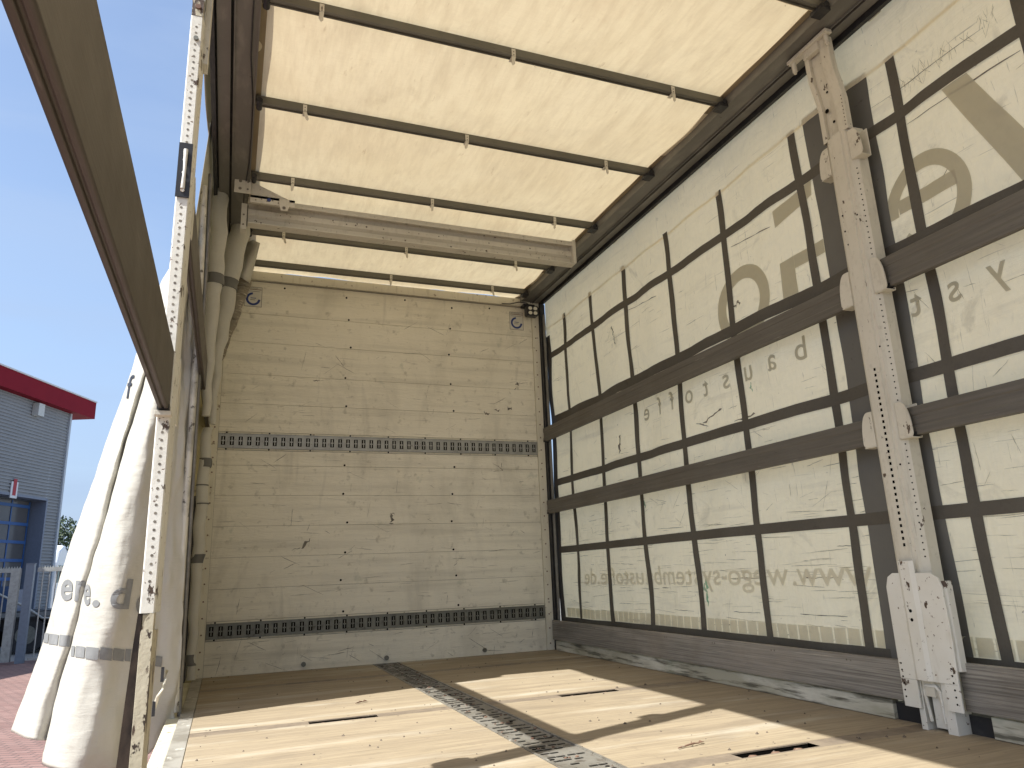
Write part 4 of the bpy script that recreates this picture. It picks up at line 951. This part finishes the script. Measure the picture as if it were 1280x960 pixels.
gp = thing('gate_post', (-4.42, 16.68, GZ), 'dark steel post between the gate and the fence', 'post'); b = MB(); b.box(-4.52, -4.34, 16.6, 16.78, GZ, GZ + 2.36); b.box(-4.53, -4.33, 16.59, 16.79, GZ + 2.361, GZ + 2.375); b.build('shaft', flat('dark_post', (.17, .20, .24), .5, .3), gp)

# dark flatbed trailer parked behind the fence
ftl = thing('flatbed_trailer', (-5.2, 20, GZ), 'dark low flatbed trailer parked behind the fence', 'trailer')
b = MB(); b.box(-9.0, -2.2, 19.6, 22.0, GZ + .95, GZ + 1.15); b.box(-9, -2.2, 20.3, 20.45, GZ + .6, GZ + .95).box(-9, -2.2, 21.2, 21.35, GZ + .6, GZ + .95); b.build('chassis', flat('chassis_dark', (.03, .032, .035)), ftl)
b = MB(); b.box(-9, -2.2, 19.56, 19.6, GZ + 1.0, GZ + 1.12); b.build('side_rail', flat('faded_rail', (.16, .17, .17)), ftl)
for x in (-7.6, -6.3, -5.0, -3.7):
    for yy_ in (19.75, 21.5):
        b = MB(); b.tube([(x, yy_, GZ + .5), (x, yy_ + .3, GZ + .5)], .5, 20); w = b.build('wheel', M['rubber'], ftl); MB().tube([(x, yy_ - .01, GZ + .5), (x, yy_ - .001, GZ + .5)], .26, 14).build('rim', M['galv_dark'], w)
b = MB(); b.tube([(-5.9, 19.5, GZ + 1.75), (-5.0, 19.52, GZ + 1.25), (-4.6, 19.52, GZ + .95), (-2.6, 19.5, GZ + .78)], .035, 8); b.build('tow_bar', M['galv'], ftl)
b = MB(); b.box(-7.2, -5.35, 19.9, 21.4, GZ + 1.152, GZ + 1.75).box(-7.2, -5.35, 19.9, 19.94, GZ + 1.752, GZ + 1.85); b.build('tool_crate', flat('crate_blue', (.03, .07, .16)), ftl)

# white lorry cab behind
lor = thing('lorry', (-8.6, 42, GZ), 'white lorry cab peeking out from behind the workshop corner', 'lorry')
b = MB()
pr = [(40.6, GZ + .5), (43.4, GZ + .5), (43.4, GZ + 3.3), (42.9, GZ + 3.85), (42.0, GZ + 4.05), (41.0, GZ + 3.75), (40.65, GZ + 3.1), (40.55, GZ + 1.9)]
b.prism(pr, 0, -10.6, -8.25); b.build('cab', flat('white_cab', (.7, .72, .75), .3), lor, bevel=.12)
MB().box(-10.45, -8.4, 40.45, 40.57, GZ + 2.05, GZ + 2.95).build('windscreen', flat('cab_glass', (.03, .05, .06), .1), lor)
MB().box(-8.26, -8.22, 40.9, 42.3, GZ + 2.05, GZ + 2.95).build('side_window', flat('cab_glass2', (.03, .05, .06), .1), lor)
MB().box(-10.4, -8.45, 40.4, 40.56, GZ + .55, GZ + 1.95).build('grille', flat('cab_grille', (.06, .06, .065)), lor)
for x in (-10.5, -8.6): MB().tube([(x, 41.6, GZ + .52), (x + .3, 41.6, GZ + .52)], .52, 20).build('wheel', M['rubber'], lor)
MB().box(-8.05, -7.95, 40.3, 40.45, GZ + 2.0, GZ + 2.7).build('mirror', M['black'], lor)

# tree
tr = thing('tree', (-11.5, 56, GZ), 'dark leafy tree behind the lorry at the workshop corner', 'tree')
MB().tube([(-11.5, 56, GZ), (-11.4, 56, GZ + 2.5), (-11.2, 56, GZ + 5)], [.3, .22, .1], 8).build('trunk', M['rust'], tr)
lf = MB(); cc = [(-11.6, 56, 3.4, 2.2), (-10.4, 56, 2.6, 1.6), (-12.6, 55.5, 2.6, 1.8), (-9.6, 56.3, 1.7, 1.1), (-11.0, 56, 4.6, 1.1), (-9.3, 56, 3.1, .6), (-12.2, 57, 4.4, 1.2)]
for (x, y, z, r) in cc:
    for i in range(int(420 * r)):
        v = Vector((random.gauss(0, 1), random.gauss(0, 1), random.gauss(0, 1))).normalized() * r * random.random() ** .4
        c = Vector((x, y, z)) + v; a = Vector((random.uniform(-1, 1), random.uniform(-1, 1), random.uniform(-1, 1))).normalized(); b2 = a.orthogonal().normalized(); s = random.uniform(.07, .17)
        lf.add([c - a * s, c + b2 * s * .5, c + a * s, c - b2 * s * .5], [(0, 1, 2, 3)])
lf.build('crown', mat('leaves', (.025, .045, .016), [(1.5, (1, 1, 1), .4, .65, (.04, .065, .02), .8)], .6), tr)
# distant hill
hl = MB(); hl.grid(lambda u, v: (-420 + 640 * u, 520 + 240 * v, GZ + math.sin(math.pi * v * .5) * (26 + 9 * math.sin(u * 7 + 1) + 4 * math.sin(u * 23) + 1.2 * math.sin(u * 90 + v * 30))), 90, 16)
tag(hl.build('hill', mat('wooded_hill', (.09, .13, .13), [(.08, (1, 1, 1), .4, .6, (.13, .17, .17), .8)], .9)), kind='structure')
